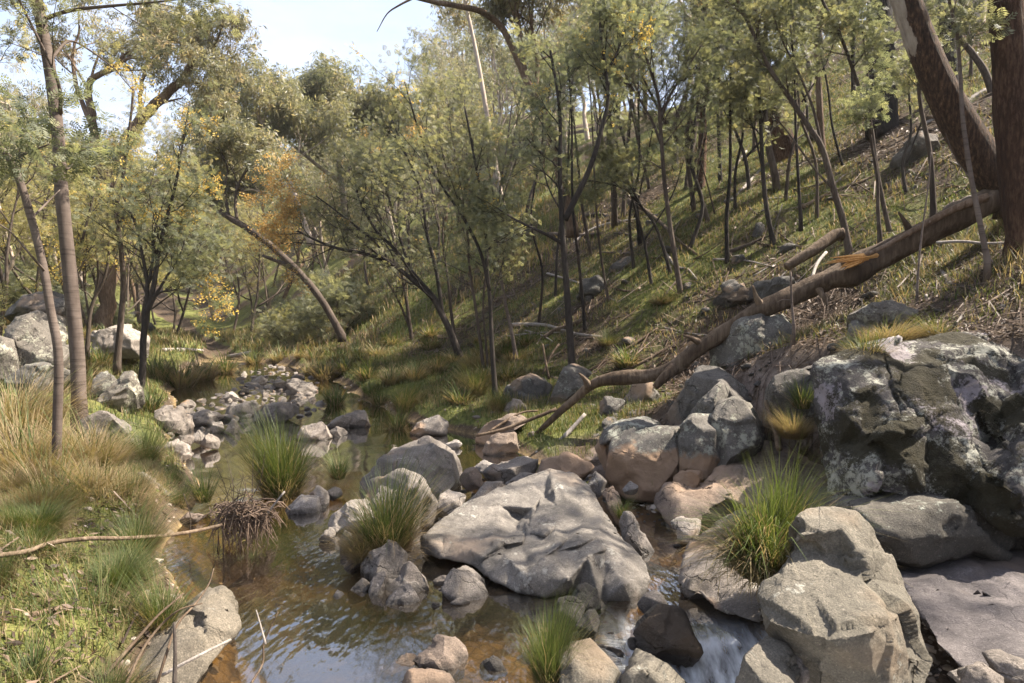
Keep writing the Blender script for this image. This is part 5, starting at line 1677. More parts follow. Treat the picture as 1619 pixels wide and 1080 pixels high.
gr_ = link('gravel', make_mesh('gravel', Vg, [Fg], {'tint': np.repeat(g.random(n), len(GVt))}, False), gm_)
gr_['kind'] = 'stuff'
tag(gr_, 'loose gravel along the stream edges and in the riffle', 'gravel')
print('gravel', n)
print('stones', round(time.time() - T0, 1))

# ================================================================== fallen wood


def wood(name, label, cat, pts, w0, w1, mat, D=None, k=8, lump=.15, group=None, follow=True, m=5, lift=0.5):
    """a stick or log along photo pixels; (px, py) lies on the ground, (px, py, D) hangs at D"""
    q = []
    for p in pts:
        if len(p) > 2:
            q.append((P(p[0], p[1], p[2]), p[2]))
        else:
            dd = D or contact(p[0], p[1])
            q.append((P(p[0], p[1], dd), dd))
    org = q[0][0]
    W = catmull([a - org for a, b in q], m)
    dm = np.mean([b for a, b in q])
    rad = np.linspace(w0, w1, len(W)) * dm / F / 2
    W = W + np.array([0, 0, 1]) * (rad * lift)[:, None]
    mb = MB()
    mb.tube(W, rad, k, True, .5, lump, int(pts[0][0]))
    o = link(name, mb.mesh(name), M[mat], loc=org)
    return tag(o, label, cat, group)


# the long fallen log
lp = [(838, 694, 10.9), (868, 667, 10.7), (905, 634, 10.5), (940, 607, 10.3), (975, 598, 10.1), (1030, 594, 9.9), (1066, 582, 9.75), (1100, 556, 9.6), (1150, 521, 9.45), (1200, 491, 9.3), (1260, 465, 9.2), (1310, 444, 9.1), (1345, 432, 9.05), (1400, 402, 9.0), (1470, 364, 8.95), (1530, 334, 8.9), (1585, 308, 8.85)]
lw = [8, 11, 14, 17, 23, 20, 25, 24, 25, 27, 29, 34, 46, 37, 36, 38, 36]
org = P(1345, 432, 9.05)
root = empty('fallen_log', org, 'long twisted fallen log with orange splinters lying down the right slope', 'log')
W = catmull([P(*p) - org for p in lp], 8)
rad = np.interp(np.linspace(0, len(lw) - 1, len(W)), range(len(lw)), lw) * 9.3 / F / 2
mb = MB()
mb.tube(W, rad, 20, True, .5, .34, 77)
link('stem', mb.mesh('stem'), M['deadwood'], root)
for _q in [((1205, 486, 9.25), (1196, 470, 9.2), (1190, 452, 9.15)), ((1290, 452, 9.1), (1300, 466, 9.0), (1308, 484, 8.95)), ((1440, 372, 8.95), (1432, 352, 8.9), (1420, 335, 8.9)), ((1110, 545, 9.55), (1096, 536, 9.5), (1080, 530, 9.5)),
           ((930, 612, 10.3), (925, 600, 10.2), (915, 590, 10.2)), ((1068, 580, 9.7), (1050, 596, 9.65), (1036, 612, 9.7))]:
    mb = MB()
    big_ = _q[0][0] == 1068
    mb.tube(catmull([P(*p) - org for p in _q], 4), np.linspace(.09 if big_ else .06, .05 if big_ else .012, 9), 8, True, .5, .3, int(_q[0][0]))
    link('branch_stub', mb.mesh('branch_stub'), M['deadwood'], root)
mb = MB()
for i in range(9):
    a = rg.uniform(0, 1)
    s0 = (1385 - 30 * a + rg.uniform(-12, 12), 404 + 12 * a + rg.uniform(-5, 3), 8.83)
    e0 = (1298 + 40 * a + rg.uniform(-6, 14), 412 + 14 * a + rg.uniform(-7, 5), 8.68)
    mb.tube([P(*s0) - org, .5 * (P(*s0) + P(*e0)) - org, P(*e0) - org], [.03, .022, .003], 4, True)
link('splinter', mb.mesh('splinter', False), M['rawwood'], root)
mb = MB()
mb.tube(catmull([P(*p) - org for p in [(1330, 418, 8.85), (1390, 394, 8.78), (1450, 362, 8.75), (1510, 330, 8.72), (1560, 312, 8.7)]], 5), np.linspace(.02, .06, 21), 7, True, .5, .3, 9)
link('bark_slab', mb.mesh('bark_slab'), M['bark_gum'], root)
wood('dead_branch', 'pale grey dead branch propped below the tip of the long log', 'branch', [(882, 716, 10.2), (884, 702, 10.2), (902, 682, 10.3), (925, 656, 10.4)], 9, 6, 'greywood')
wood('log', 'short thick broken log end upslope of the orange splinters', 'log', [(1243, 426, 10.4), (1262, 414, 10.4), (1290, 398, 10.4), (1318, 378, 10.5), (1332, 376, 10.5)], 14, 22, 'deadwood', k=10)
wood('dead_branch', 'bone-white branch leaning between the two logs', 'branch', [(1284, 440, 9.6), (1292, 418, 9.9), (1306, 400, 10.1)], 5, 5, 'greywood')
wood('stick', 'long bent stick reaching from the left bank to the flood wrack', 'stick', [(-30, 892, 4.0), (40, 882, 4.2), (80, 868, 4.45), (140, 860, 4.6), (200, 859, 4.8), (260, 854, 5.15), (310, 846, 5.5), (350, 836, 5.8)], 7, 6, 'deadwood', lift=2.5)
wood('dead_branch', 'long grey dead branch rising from the bottom edge to the leaning boulder', 'branch', [(145, 1095, 3.4), (180, 1055, 3.5), (215, 1015, 3.65), (250, 975, 3.85), (290, 940, 4.1)], 7, 3, 'deadwood', lift=1)
wood('dead_branch', 'forked dead branch over the leaning boulder', 'branch', [(195, 1095, 3.35), (225, 1030, 3.5), (255, 990, 3.6), (285, 965, 3.6), (320, 955, 3.7)], 5, 2, 'deadwood', lift=1)
wood('dead_branch', 'twisted grey branch leaning on the front of the long boulder', 'branch', [(245, 1095, 3.3), (262, 1040, 3.35), (280, 990, 3.5), (310, 955, 3.7), (330, 925, 3.9), (338, 900, 4.0)], 5, 2, 'deadwood', lift=1)
wood('stick', 'dark strap of bark hanging upright before the long boulder', 'stick', [(276, 1090, 3.3), (277, 1030, 3.35), (275, 985, 3.4)], 8, 4, 'bark_dark')
wood('stick', 'thin stick lying along the water at the foot of the long boulder', 'stick', [(255, 1070, 3.45), (310, 1040, 3.5), (365, 1012, 3.65)], 6, 4, 'greywood')
wood('dead_branch', 'small forked twig standing out of the ripples', 'branch', [(395, 1085, 3.6), (415, 1050, 3.7), (418, 1015, 3.75), (440, 968, 3.8)], 4, 2, 'deadwood')
wood('stick', 'short twig beside the forked one in the ripples', 'stick', [(420, 1020, 3.7), (412, 990, 3.75), (405, 965, 3.8)], 4, 2, 'greywood')
wood('stick', 'straight stick poking out of the flood wrack to the upper right', 'stick', [(423, 812, 6.0), (450, 778, 6.0)], 3, 3, 'greywood')
wood('stick', 'buried dark stick in the grass of the near left bank', 'stick', [(45, 978), (80, 968), (112, 962)], 12, 9, 'deadwood')
wood('stick', 'dark stick lying near the pale silvery tussock', 'stick', [(2, 1066), (45, 1052), (85, 1046)], 7, 5, 'deadwood')
wood('dead_branch', 'leaning bare branch in the cleft left of the cliff', 'branch', [(1211, 636, 7.6), (1218, 665, 7.4), (1228, 690, 7.2), (1232, 712, 7.0)], 7, 10, 'deadwood')
wood('dead_branch', 'whitish forked branch in the litter below the log', 'branch', [(1480, 415), (1490, 432), (1502, 452)], 5, 7, 'greywood')
wood('stick', 'short pale stick standing in the grass above the whitish rock', 'stick', [(1464, 468, 7.9), (1468, 482, 7.8), (1468, 500, 7.7)], 5, 6, 'greywood')
wood('stick', 'long thin branch behind the sapling right of the log', 'stick', [(1480, 385, 8.3), (1520, 383, 8.2), (1560, 386, 8.1), (1615, 384, 7.8)], 5, 4, 'greywood')
wood('log', 'pale log lying across the upper slope right of the leaning gum', 'log', [(1540, 228), (1570, 224), (1610, 228)], 10, 8, 'greywood')
wood('log', 'grey log slanting on the upper slope between the big trunks', 'log', [(1512, 178), (1535, 160), (1560, 144)], 9, 7, 'greywood')
wood('dead_branch', 'grey branch standing at the left of the black forked tree', 'branch', [(858, 545, 13.6), (862, 570, 13.5), (868, 600, 13.4)], 3, 4, 'deadwood')
wood('dead_branch', 'broken pale branch crossing the standing grey one', 'branch', [(884, 545, 13.8), (870, 565, 13.7), (858, 592, 13.6)], 4, 3, 'deadwood')
wood('log', 'arched dark log on the slope behind the black forked tree', 'log', [(860, 536), (878, 525), (905, 517), (930, 505)], 8, 10, 'deadwood')
wood('log', 'grey log curving down the slope left of the arching wattle', 'log', [(905, 388), (930, 368), (960, 356), (1000, 350), (1040, 342)], 6, 5, 'greywood')
wood('log', 'bleached log on the grass near the slope crest', 'log', [(1160, 270), (1172, 252), (1180, 240)], 5, 4, 'greywood')
wood('log', 'pale fallen log on the left bank at the valley bend', 'log', [(258, 556), (290, 555), (320, 556)], 7, 6, 'greywood')
wood('log', 'grey fallen log at the foot of the far slope', 'log', [(360, 566), (390, 560), (430, 552)], 6, 5, 'greywood')
wood('stick', 'dark root curling over the brown pool boulder', 'stick', [(752, 690, 10.7), (790, 682, 10.7), (830, 668, 10.7), (880, 648, 10.7)], 5, 6, 'deadwood')
wood('stick', 'thin dead branch sloping beside the log tip', 'stick', [(770, 685, 10.8), (820, 655, 11.2), (850, 650, 11.3)], 4, 3, 'deadwood')
wood('stick', 'long straight dead stem slanting behind the log', 'stick', [(925, 592), (980, 560), (1040, 520)], 6, 4, 'deadwood')
wood('stick', 'dark branch bundle end above the bend of the log', 'stick', [(985, 590), (1025, 570), (1060, 548)], 7, 5, 'deadwood')
for i in range(16):
    px = rg.uniform(700, 1560)
    py = 590 - (px - 620) * .40 + rg.uniform(-150, 30)
    if py < 70:
        continue
    a = rg.normal(-.3, .5)
    L = rg.uniform(60, 170)
    wood('log', 'grey fallen limb on the right slope', 'log', [(px, py), (px + L * .35 * math.cos(a), py + L * .35 * math.sin(a) + rg.uniform(-8, 8)), (px + L * .7 * math.cos(a), py + L * .7 * math.sin(a) + rg.uniform(-8, 8)), (px + L * math.cos(a), py + L * math.sin(a))],
         rg.uniform(5, 9), 3, ['deadwood', 'greywood', 'bark_brown'][i % 3], group='fallen limbs on the right slope', k=7, lump=.25)
for i in range(60):
    px, py = rg.uniform(620, 1600), 0
    py = 640 - (px - 620) * .42 + rg.uniform(-170, 60)
    if py < 60 or (px > 1280 and py > 540):
        continue
    a = rg.normal(-.35, .55)
    L = rg.uniform(35, 120)
    wood('stick', 'thin dead stick lying on the right slope', 'stick', [(px, py), (px + L * .5 * math.cos(a), py + L * .5 * math.sin(a) + rg.uniform(-6, 6)), (px + L * math.cos(a), py + L * math.sin(a))], rg.uniform(2.5, 5), 1.5, ['deadwood', 'deadwood', 'greywood', 'bark_brown'][i % 4], group='dead sticks on the right slope', k=5)

# flood wrack caught in a dead shrub
org = P(382, 880, 6.1)
root = empty('flood_wrack', org, 'shaggy brown clump of flood wrack caught in dead twigs over the water', 'flood debris')
mb = MB()
for i in range(330):
    a = rg.uniform(0, 2 * PI)
    c = P(385 + rg.normal() * 21, 813 + rg.normal() * 10, 6.1 + rg.normal() * .09) - org
    d = np.array([math.cos(a), .7 * math.sin(a), rg.normal() * .45 - .15])
    L = rg.uniform(.07, .22)
    p1 = c + d * L * .5
    p2 = p1 + (d * .6 + np.array([0, 0, -.7])) * L * .6
    r_ = rg.uniform(.003, .009)
    mb.tube([c - d * L * .4, c + np.array([0, 0, .02]), p1, p2], [r_ * .6, r_, r_, r_ * .4], 4, False)
for i in range(60):
    c = P(385 + rg.normal() * 20, 830 + rg.normal() * 8, 6.05 + rg.normal() * .08) - org
    mb.tube([c, c + np.array([rg.normal() * .03, 0, -.1]), c + np.array([rg.normal() * .05, 0, -rg.uniform(.15, .32)])], [.005, .004, .001], 4, False)
link('wrack', mb.mesh('wrack', False), bark_mat('wrack_fibre', [(.04, .026, .018), (.11, .075, .054), (.21, .155, .115)], 3, 9, .5), root)
mb = MB()
for i in range(13):
    x0, y0 = rg.uniform(325, 400), rg.uniform(800, 850)
    top = (x0 + rg.normal() * 30, rg.uniform(700, 790))
    mid = ((x0 + top[0]) / 2 + rg.normal() * 7, (y0 + top[1]) / 2)
    dd = 6.1 + rg.normal() * .15
    mb.tube(catmull([P(x0, y0, dd) - org, P(mid[0], mid[1], dd) - org, P(top[0], top[1], dd) - org], 3), np.linspace(.006, .0015, 7), 4, False)
    for j in range(3):
        bq = (mid[0] + rg.normal() * 6, mid[1] + rg.normal() * 14)
        mb.tube([P(bq[0], bq[1], dd) - org, P(bq[0] + rg.normal() * 18, bq[1] - rg.uniform(5, 25), dd) - org], [.003, .001], 3, False)
for (x0, y0, x1, y1) in [(348, 1000, 350, 820), (330, 920, 345, 830), (352, 830, 342, 1010), (300, 850, 290, 780)]:
    mb.tube(catmull([P(x0, y0, 6.0) - org, P((x0 + x1) / 2 + 6, (y0 + y1) / 2, 6.0) - org, P(x1, y1, 6.0) - org], 3), np.linspace(.007, .003, 7), 4, False)
link('twigs', mb.mesh('twigs', False), M['bark_brown'], root)
print('wood', round(time.time() - T0, 1))

# ================================================================== the woods behind
SKY = [(-300, -900), (300, -900), (335, 130), (400, 150), (440, 190), (470, 190), (510, 130), (580, 130), (615, 160), (640, -900), (2200, -900)]


def project(x, y, z):
    v = np.array([x, y, z]) - CAM
    d = v @ FW
    return 809.5 + F * (v @ RT) / d, 540 - F * (v @ UP) / d, d


TREES_XY = []
PROTO_H = {k: max(v.co.z for v in PROTO[k][1].vertices) for k in PROTO}


def wood_fill(n, xr_, yr_, keys, s0, s1, gap, ok, label, cat, grp, name, seed, inview=True):
    g = np.random.default_rng(seed)
    c = 0
    for i in range(n * 60):
        if c >= n:
            break
        x, y = g.uniform(*xr_), g.uniform(*yr_)
        e, d = zones(np.array(x), np.array(y))
        if not ok(x, y, float(e), float(d)):
            continue
        if any((x - a) ** 2 + (y - b) ** 2 < (gap * .5 + q * .5) ** 2 for a, b, q in TREES_XY):
            continue
        z = float(H(x, y))
        k = keys[int(g.integers(len(keys)))]
        s = g.uniform(s0, s1)
        px, py, dd = project(x, y, z + PROTO_H[k] * s)
        if inview:
            if not (-150 < px < 1770) or dd < 1:
                continue
            hw = 2900 * s / dd
            top = max(np.interp(px + o, [q[0] for q in SKY], [q[1] for q in SKY]) for o in (-hw, 0, hw))
            if py < top:
                continue
        plant_tree(k, name, (x, y, z - .05), g.uniform(0, 6.28), s, label, cat, grp, (g.normal() * .06, g.normal() * .06))
        TREES_XY.append((x, y, gap))
        c += 1
    print(grp, c)


W4 = ['far_wattle%d' % i for i in range(4)]
S3 = ['sun_wattle%d' % i for i in range(3)]
G4 = ['gum%d' % i for i in range(4)]
right_x = lambda x, y: 809.5 + F * x / max(y, .1)
wood_fill(30, (-10, 24), (17, 42), W4, .95, 1.5, 2.2, lambda x, y, e, d: d > 7.5 and right_x(x, y) < 1330, 'slender wattle among many on the right slope', 'tree', 'wattles on the right slope', 'wattle_tree', 1)
wood_fill(40, (-22, 44), (26, 70), G4, .7, 1.1, 3.2, lambda x, y, e, d: d > 14, 'grey gum tree near the crest of the right slope', 'tree', 'gums along the crest of the right slope', 'gum_tree', 2)
wood_fill(46, (-48, -9), (17, 45), S3 + S3 + W4[:2], .8, 1.3, 2.4, lambda x, y, e, d: e > 3.5, 'sunlit yellowish wattle on the left slope', 'tree', 'sunlit wattles on the left slope', 'wattle_tree', 3)
wood_fill(18, (-60, -14), (24, 60), G4, .9, 1.3, 4, lambda x, y, e, d: e > 5, 'gum tree standing behind the wattles of the left slope', 'tree', 'gums on the left slope', 'gum_tree', 4)
wood_fill(60, (-75, 10), (45, 125), G4, .8, 1.35, 4.0, lambda x, y, e, d: (e > 1 or d > 1.5), 'gum tree in the forest closing the valley', 'tree', 'gums of the far forest', 'gum_tree', 5)
wood_fill(50, (-60, 0), (38, 90), W4 + S3, 1.0, 1.6, 2.8, lambda x, y, e, d: (e > 1 or d > 1.5), 'wattle at the foot of the far forest', 'tree', 'wattles of the far forest', 'wattle_tree', 6)
SH = ['shrub0', 'shrub1', 'shrub2']
wood_fill(24, (-34, -8), (15, 38), SH, .8, 1.5, 1.4, lambda x, y, e, d: e > 3.5, 'low bushy shrub under the trees of the left slope', 'shrub', 'shrubs on the left slope', 'shrub', 7)
wood_fill(8, (-24, 8), (26, 50), SH, .8, 1.5, 1.8, lambda x, y, e, d: d > 2.2, 'low bushy shrub at the foot of the right slope', 'shrub', 'shrubs at the foot of the right slope', 'shrub', 8)
# unseen wattles added just outside the picture to shade the gully
NB = ['wattle%d' % i for i in range(4)]
wood_fill(8, (7.5, 18), (-3, 8.5), NB, 1.0, 1.4, 2.2, lambda x, y, e, d: right_x(x, y) > 1850 or y < .5, 'unseen wattle added beyond the frame to shade the gully', 'tree', 'wattles on the right slope beyond the frame', 'wattle_tree', 9, False)
for i, (px_, py_, s_, lab) in enumerate([(500, 528, 1.7, 'bushy shrub hiding the foot of the snapped trunk'), (540, 532, 1.9, 'large shrub right of the snapped trunk below the orange-blossom wattle'), (462, 524, 1.6, 'bushy shrub left of the foot of the snapped trunk')]):
    g_, d_ = ground(px_, py_)
    plant_tree('shrub%d' % (1 + i % 2), 'shrub', g_, i * 2.1, s_, lab, 'shrub')
print('woods', round(time.time() - T0, 1))
HAZE = .0003


# ================================================================== ground
def axis(lo, hi, fine, k):
    a = [0.0]
    s = fine
    while a[-1] < hi:
        s = fine * (1 + max(0, a[-1] - k) * .09)
        a.append(a[-1] + s)
    b = [0.0]
    while b[-1] > lo:
        s = fine * (1 + max(0, -b[-1] - k) * .09)
        b.append(b[-1] - s)
    return np.array(b[::-1][:-1] + a)


gx = axis(-150, 150, .075, 4)
gy = axis(-14, 230, .075, 9)
GX, GY = np.meshgrid(gx, gy)
GZ = H(GX, GY)
nx, ny = len(gx), len(gy)
gi = (np.arange(ny - 1)[:, None] * nx + np.arange(nx - 1)[None, :]).ravel()
gq = np.stack([gi, gi + 1, gi + nx + 1, gi + nx], -1)
ge, gd = zones(GX, GY)
out_ = np.maximum(ge, gd)


V = np.stack([GX, GY, GZ], -1).reshape(-1, 3)
rocky = sstep(.05, .4, gd) * sstep(2.5, 1.9, gd) * sstep(10.5, 9, GY)
gme = make_mesh('ground', V, [gq], {'green': green_at(GX, GY).ravel(), 'rocky': rocky.ravel(), 'depth': (GZ - water_z(GX, GY)).ravel(), 'inch': (sstep(.25, -.1, out_) * sstep(34, 24, GY) * sstep(.07, -.03, GZ - water_z(GX, GY))).ravel()})

t = NT('bush_ground')
g = t.n('ShaderNodeNewGeometry').outputs['Position']
n1 = t.noise(g, 1.7, 6, .65)
n2 = t.noise(g, 9, 6, .7)
n3 = t.noise(g, 45, 4, .7)
soil = t.ramp(n2, [(.25, (.028, .019, .012)), (.5, (.075, .052, .034)), (.7, (.14, .10, .07)), (.85, (.22, .175, .13))])
soil = t.mix(t.ramp(n3, [(.4, .6), (.65, 0)]), soil, (.022, .016, .011))
moss = t.ramp(n2, [(.3, (.036, .046, .013)), (.55, (.115, .125, .032)), (.75, (.20, .185, .06))])
gm = t.ramp(t.math('ADD', t.math('MULTIPLY', t.attr('green'), .8), t.math('MULTIPLY', t.math('SUBTRACT', n1, .5), .9)), [(.38, 0), (.6, .85)])
col = t.mix(gm, soil, moss)
rockc = t.ramp(n1, [(.3, (.15, .115, .095)), (.7, (.27, .215, .18))])
rockc = t.mix(t.ramp(n3, [(.4, .5), (.7, 0)]), rockc, (.06, .045, .035))
col = t.mix(t.math('MULTIPLY', t.attr('rocky'), t.ramp(n1, [(.42, .0), (.5, 1)])), col, rockc)
vor = t.n('ShaderNodeTexVoronoi', feature='F1')
vor.inputs['Scale'].default_value = 11
t.l(g, vor.inputs['Vector'])
ve = t.n('ShaderNodeTexVoronoi', feature='DISTANCE_TO_EDGE')
ve.inputs['Scale'].default_value = 11
t.l(g, ve.inputs['Vector'])
sep = t.n('ShaderNodeSeparateColor')
t.l(vor.outputs['Color'], sep.inputs[0])
bed = t.ramp(sep.outputs[0], [(0, (.08, .055, .03)), (.5, (.17, .12, .06)), (1, (.33, .235, .115))])
bed = t.mix(t.ramp(n1, [(.4, 0), (.6, .75)]), bed, (.30, .21, .09))
bed = t.mix(t.ramp(ve.outputs['Distance'], [(0, .6), (.12, 0)]), bed, (.05, .035, .02))
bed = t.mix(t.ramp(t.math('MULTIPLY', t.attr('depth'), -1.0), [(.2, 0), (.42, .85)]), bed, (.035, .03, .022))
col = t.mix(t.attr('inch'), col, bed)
hgt = t.math('ADD', t.math('MULTIPLY', n2, .6), t.math('MULTIPLY', n3, .4))
ground_mat = t.done(t.principled(col, .95, t.bump(hgt, .9, .05), .15))
ground_o = link('ground', gme, ground_mat)
ground_o['kind'] = 'structure'

# ================================================================== water
wx = np.arange(-16, 4.5, .09)
wy = np.arange(-1.5, 27, .09)
WX, WY = np.meshgrid(wx, wy)
WZ = water_z(WX, WY)
q = np.stack([WX * 3.2, WY * 2.2, WX * 0], -1)
rough_w = sstep(6.5, 4.6, WY) * sstep(2.6, -.4, np.abs(WX - .6))
WZ = WZ + .006 * fbm(q, 3, 5) + .02 * fbm(q * 1.4, 3, 8) * sstep(4.6, 4.0, WY) * sstep(.1, .6, WX)
keep = (H(WX, WY) < WZ + .12)
n_, m_ = WX.shape
wi = (np.arange(n_ - 1)[:, None] * m_ + np.arange(m_ - 1)[None, :])
kq = (keep[:-1, :-1] | keep[1:, :-1] | keep[:-1, 1:] | keep[1:, 1:]).ravel()
wi = wi.ravel()[kq]
wq = np.stack([wi, wi + 1, wi + m_ + 1, wi + m_], -1)
used = np.unique(wq)
remap = np.zeros(n_ * m_, int)
remap[used] = np.arange(len(used))
foam = (sstep(4.7, 3.9, WY) * sstep(.5, .85, WX) * sstep(2.2, 1.5, WX)).ravel()
wme = make_mesh('stream_water', np.stack([WX, WY, WZ], -1).reshape(-1, 3)[used], [remap[wq]], {'foam': foam[used], 'chop': (sstep(8.8, 6.0, WY)).ravel()[used]})
t = NT('stream_water')
g = t.n('ShaderNodeNewGeometry').outputs['Position']
mp = t.n('ShaderNodeMapping')
mp.inputs['Scale'].default_value = (1.0, .4, 1)
mp.inputs['Rotation'].default_value = (0, 0, .5)
t.l(g, mp.inputs['Vector'])
wv = t.noise(mp.outputs[0], 4.0, 3, .5)
wv2 = t.noise(mp.outputs[0], 16, 2, .5)
hh = t.math('MULTIPLY', t.math('ADD', wv, t.math('MULTIPLY', wv2, .25)), t.math('ADD', t.math('MULTIPLY', t.attr('chop'), .92), .08))
nb = t.bump(hh, .2, .05)
fr = t.n('ShaderNodeFresnel')
fr.inputs['IOR'].default_value = 1.42
t.l(nb, fr.inputs['Normal'])
gl = t.n('ShaderNodeBsdfGlossy')
gl.inputs['Roughness'].default_value = .06
t.l(nb, gl.inputs['Normal'])
tp = t.n('ShaderNodeBsdfTransparent')
tp.inputs['Color'].default_value = (.80, .68, .50, 1)
df = t.n('ShaderNodeBsdfDiffuse')
df.inputs['Color'].default_value = (.07, .055, .04, 1)
body = t.n('ShaderNodeMixShader')
body.inputs[0].default_value = .16
t.l(tp.outputs[0], body.inputs[1])
t.l(df.outputs[0], body.inputs[2])
mx = t.n('ShaderNodeMixShader')
t.l(t.math('ADD', t.math('MULTIPLY', fr.outputs[0], 3.0), .04, True), mx.inputs[0])
t.l(body.outputs[0], mx.inputs[1])
t.l(gl.outputs[0], mx.inputs[2])
# white water where the stream drops
mp2 = t.n('ShaderNodeMapping')
mp2.inputs['Scale'].default_value = (1.6, .35, 1)
mp2.inputs['Rotation'].default_value = (0, 0, -.75)
t.l(g, mp2.inputs['Vector'])
st = t.noise(mp2.outputs[0], 9, 4, .6)
ff = t.math('MULTIPLY', t.attr('foam'), t.ramp(st, [(.28, 0), (.66, .9)]))
fo = t.n('ShaderNodeBsdfDiffuse')
fo.inputs['Color'].default_value = (.75, .78, .82, 1)
mx2 = t.n('ShaderNodeMixShader')
t.l(ff, mx2.inputs[0])
t.l(mx.outputs[0], mx2.inputs[1])
t.l(fo.outputs[0], mx2.inputs[2])
water_o = link('stream_water', wme, t.done(mx2.outputs[0]))
water_o['kind'] = 'structure'

# ================================================================== air
hv = np.array([(x, y, zz) for x in (-175, 175) for y in (-30, 260) for zz in (-3.5, 75)], float)
hq = np.array([[0, 1, 3, 2], [4, 6, 7, 5], [0, 4, 5, 1], [2, 3, 7, 6], [0, 2, 6, 4], [1, 5, 7, 3]])
hm = bpy.data.materials.new('haze')
hm.use_nodes = True
hm.node_tree.nodes.clear()
pv = hm.node_tree.nodes.new('ShaderNodeVolumePrincipled')
pv.inputs['Color'].default_value = (.95, .95, .97, 1)
pv.inputs['Density'].default_value = HAZE
pv.inputs['Anisotropy'].default_value = .3
ho = hm.node_tree.nodes.new('ShaderNodeOutputMaterial')
hm.node_tree.links.new(pv.outputs[0], ho.inputs['Volume'])
haze_o = link('haze', make_mesh('haze', hv, [hq], None, False), hm)
haze_o['kind'] = 'stuff'
haze_o['label'] = 'thin sunlit air paling the far trees of the valley'

# ================================================================== light
SUN_EL, SUN_AZ = math.radians(53), math.radians(80)      # azimuth to the right of the view
sd = np.array([math.sin(SUN_AZ) * math.cos(SUN_EL), math.cos(SUN_AZ) * math.cos(SUN_EL), math.sin(SUN_EL)])
sl = bpy.data.lights.new('sun', 'SUN')
sl.energy = 5.0
sl.angle = math.radians(.5)
sl.color = (1.0, .91, .78)
so = bpy.data.objects.new('sun', sl)
COL.objects.link(so)
so.rotation_euler = Vector(-sd).to_track_quat('-Z', 'Y').to_euler()
world = bpy.data.worlds.new('World')
scene.world = world
world.use_nodes = True
nt = world.node_tree
nt.nodes.clear()
sky = nt.nodes.new('ShaderNodeTexSky')
sky.sky_type = 'NISHITA'
sky.sun_disc = False
sky.sun_elevation = SUN_EL
sky.sun_rotation = SUN_AZ
sky.air_density = 1.0
sky.dust_density = 2.5
tc = nt.nodes.new('ShaderNodeTexCoord')
mp = nt.nodes.new('ShaderNodeMapping')
mp.inputs['Scale'].default_value = (1.2, 1.2, 4.5)
nt.links.new(tc.outputs['Generated'], mp.inputs['Vector'])
nz = nt.nodes.new('ShaderNodeTexNoise')
nz.inputs['Scale'].default_value = 2.4
nz.inputs['Detail'].default_value = 6
nz.inputs['Roughness'].default_value = .55
nt.links.new(mp.outputs[0], nz.inputs['Vector'])
cr = nt.nodes.new('ShaderNodeValToRGB')
cr.color_ramp.elements[0].position = .35
cr.color_ramp.elements[0].color = (.42, .42, .42, 1)
cr.color_ramp.elements[1].position = .7
cr.color_ramp.elements[1].color = (.95, .95, .95, 1)
nt.links.new(nz.outputs['Fac'], cr.inputs['Fac'])
mxw = nt.nodes.new('ShaderNodeMix')
mxw.data_type = 'RGBA'
nt.links.new(cr.outputs['Color'], mxw.inputs[0])
nt.links.new(sky.outputs[0], mxw.inputs[6])
mxw.inputs[7].default_value = (3.2, 3.45, 4.3, 1)
bg = nt.nodes.new('ShaderNodeBackground')
bg.inputs['Strength'].default_value = .085
nt.links.new(mxw.outputs[2], bg.inputs['Color'])
wo = nt.nodes.new('ShaderNodeOutputWorld')
nt.links.new(bg.outputs[0], wo.inputs['Surface'])

# ================================================================== labels of the look-alikes
LM = [('tall green tussock standing', 'the mid stream tussock'), ('green and straw tussock in front', 'the front stream tussock'), ('broad pale water-worn', 'the cracked boulder'),
      ('big angular sandy', 'the sandy boulder'), ('black wattle trunk forking', 'the black forked tree'), ('dark lichen boulder under', 'the boulder under the log'), ('long dark cliff', 'the lichen cliff'),
      ('rounded grey boulder standing', 'the rounded grey boulder'), ('twisted multi-stemmed', 'the twisted wattle'), ('tall straight grey-brown', 'the thick left trunk'), ('leaning red-barked', 'the leaning red gum'),
      ('dark topped rock at the middle', 'the dark topped riffle rock'), ('dome-shaped pale rock', 'the dome-shaped pool rock'), ('cubic stone', 'the cubic stone'), ('square-faced rock at', 'the square-faced rock'),
      ('snapped brown trunk', 'the snapped trunk'), ('leaning wattle with orange', 'the orange-blossom wattle'), ('pale plumed tussock', 'the pale plumed tussock'), ('big pale lichen rock', 'the left outcrop'),
      ('whitish lichen rock', 'the whitish rock'), ('slim dark wattle trunk', 'the slim bankside trunk'), ('brown wattle trunk on the slope', 'the long-armed wattle'), ('massive dark trunk', 'the massive curved trunk'),
      ('tall burnt trunk', 'the burnt trunk'), ('angular buff rock', 'the angular buff rock'), ('pale silvery tussock', 'the silvery tussock'), ('long leaning boulder half', 'the lower-left boulder'),
      ('pale-limbed gum', 'the rounded crown gum'), ('big gum with thick', 'the crooked gum'), ('angular rock with mossy crown', 'the mossy-crowned rock'), ('large grey rock at the head', 'the grey bank rock'),
      ('lichen rock, the larger', 'the larger lichen rock'), ('speckled pale lichen', 'the speckled lichen rock'), ('dark wet slab', 'the dark wet slab'), ('slanting brown wattle', 'the slanting wattle'),
      ('dark flat rock jutting', 'the jutting flat rock'), ('long flat rock at the left end', 'the long flat riffle rock'), ('big straw-brown tussock', 'the big straw tussock'), ('grey pole on the crest', 'the grey pole'),
      ('large sunlit straw tussock', 'the large straw tussock'), ('smooth lavender', 'the lavender slab'), ('domed brown rock at', 'the brown domed rock')]
bpy.context.view_layer.update()
cam_p = lambda o: project(*[float(v) for v in o.matrix_world.translation])
tops = [o for o in bpy.data.objects if o.parent is None and 'category' in o]
marks = []
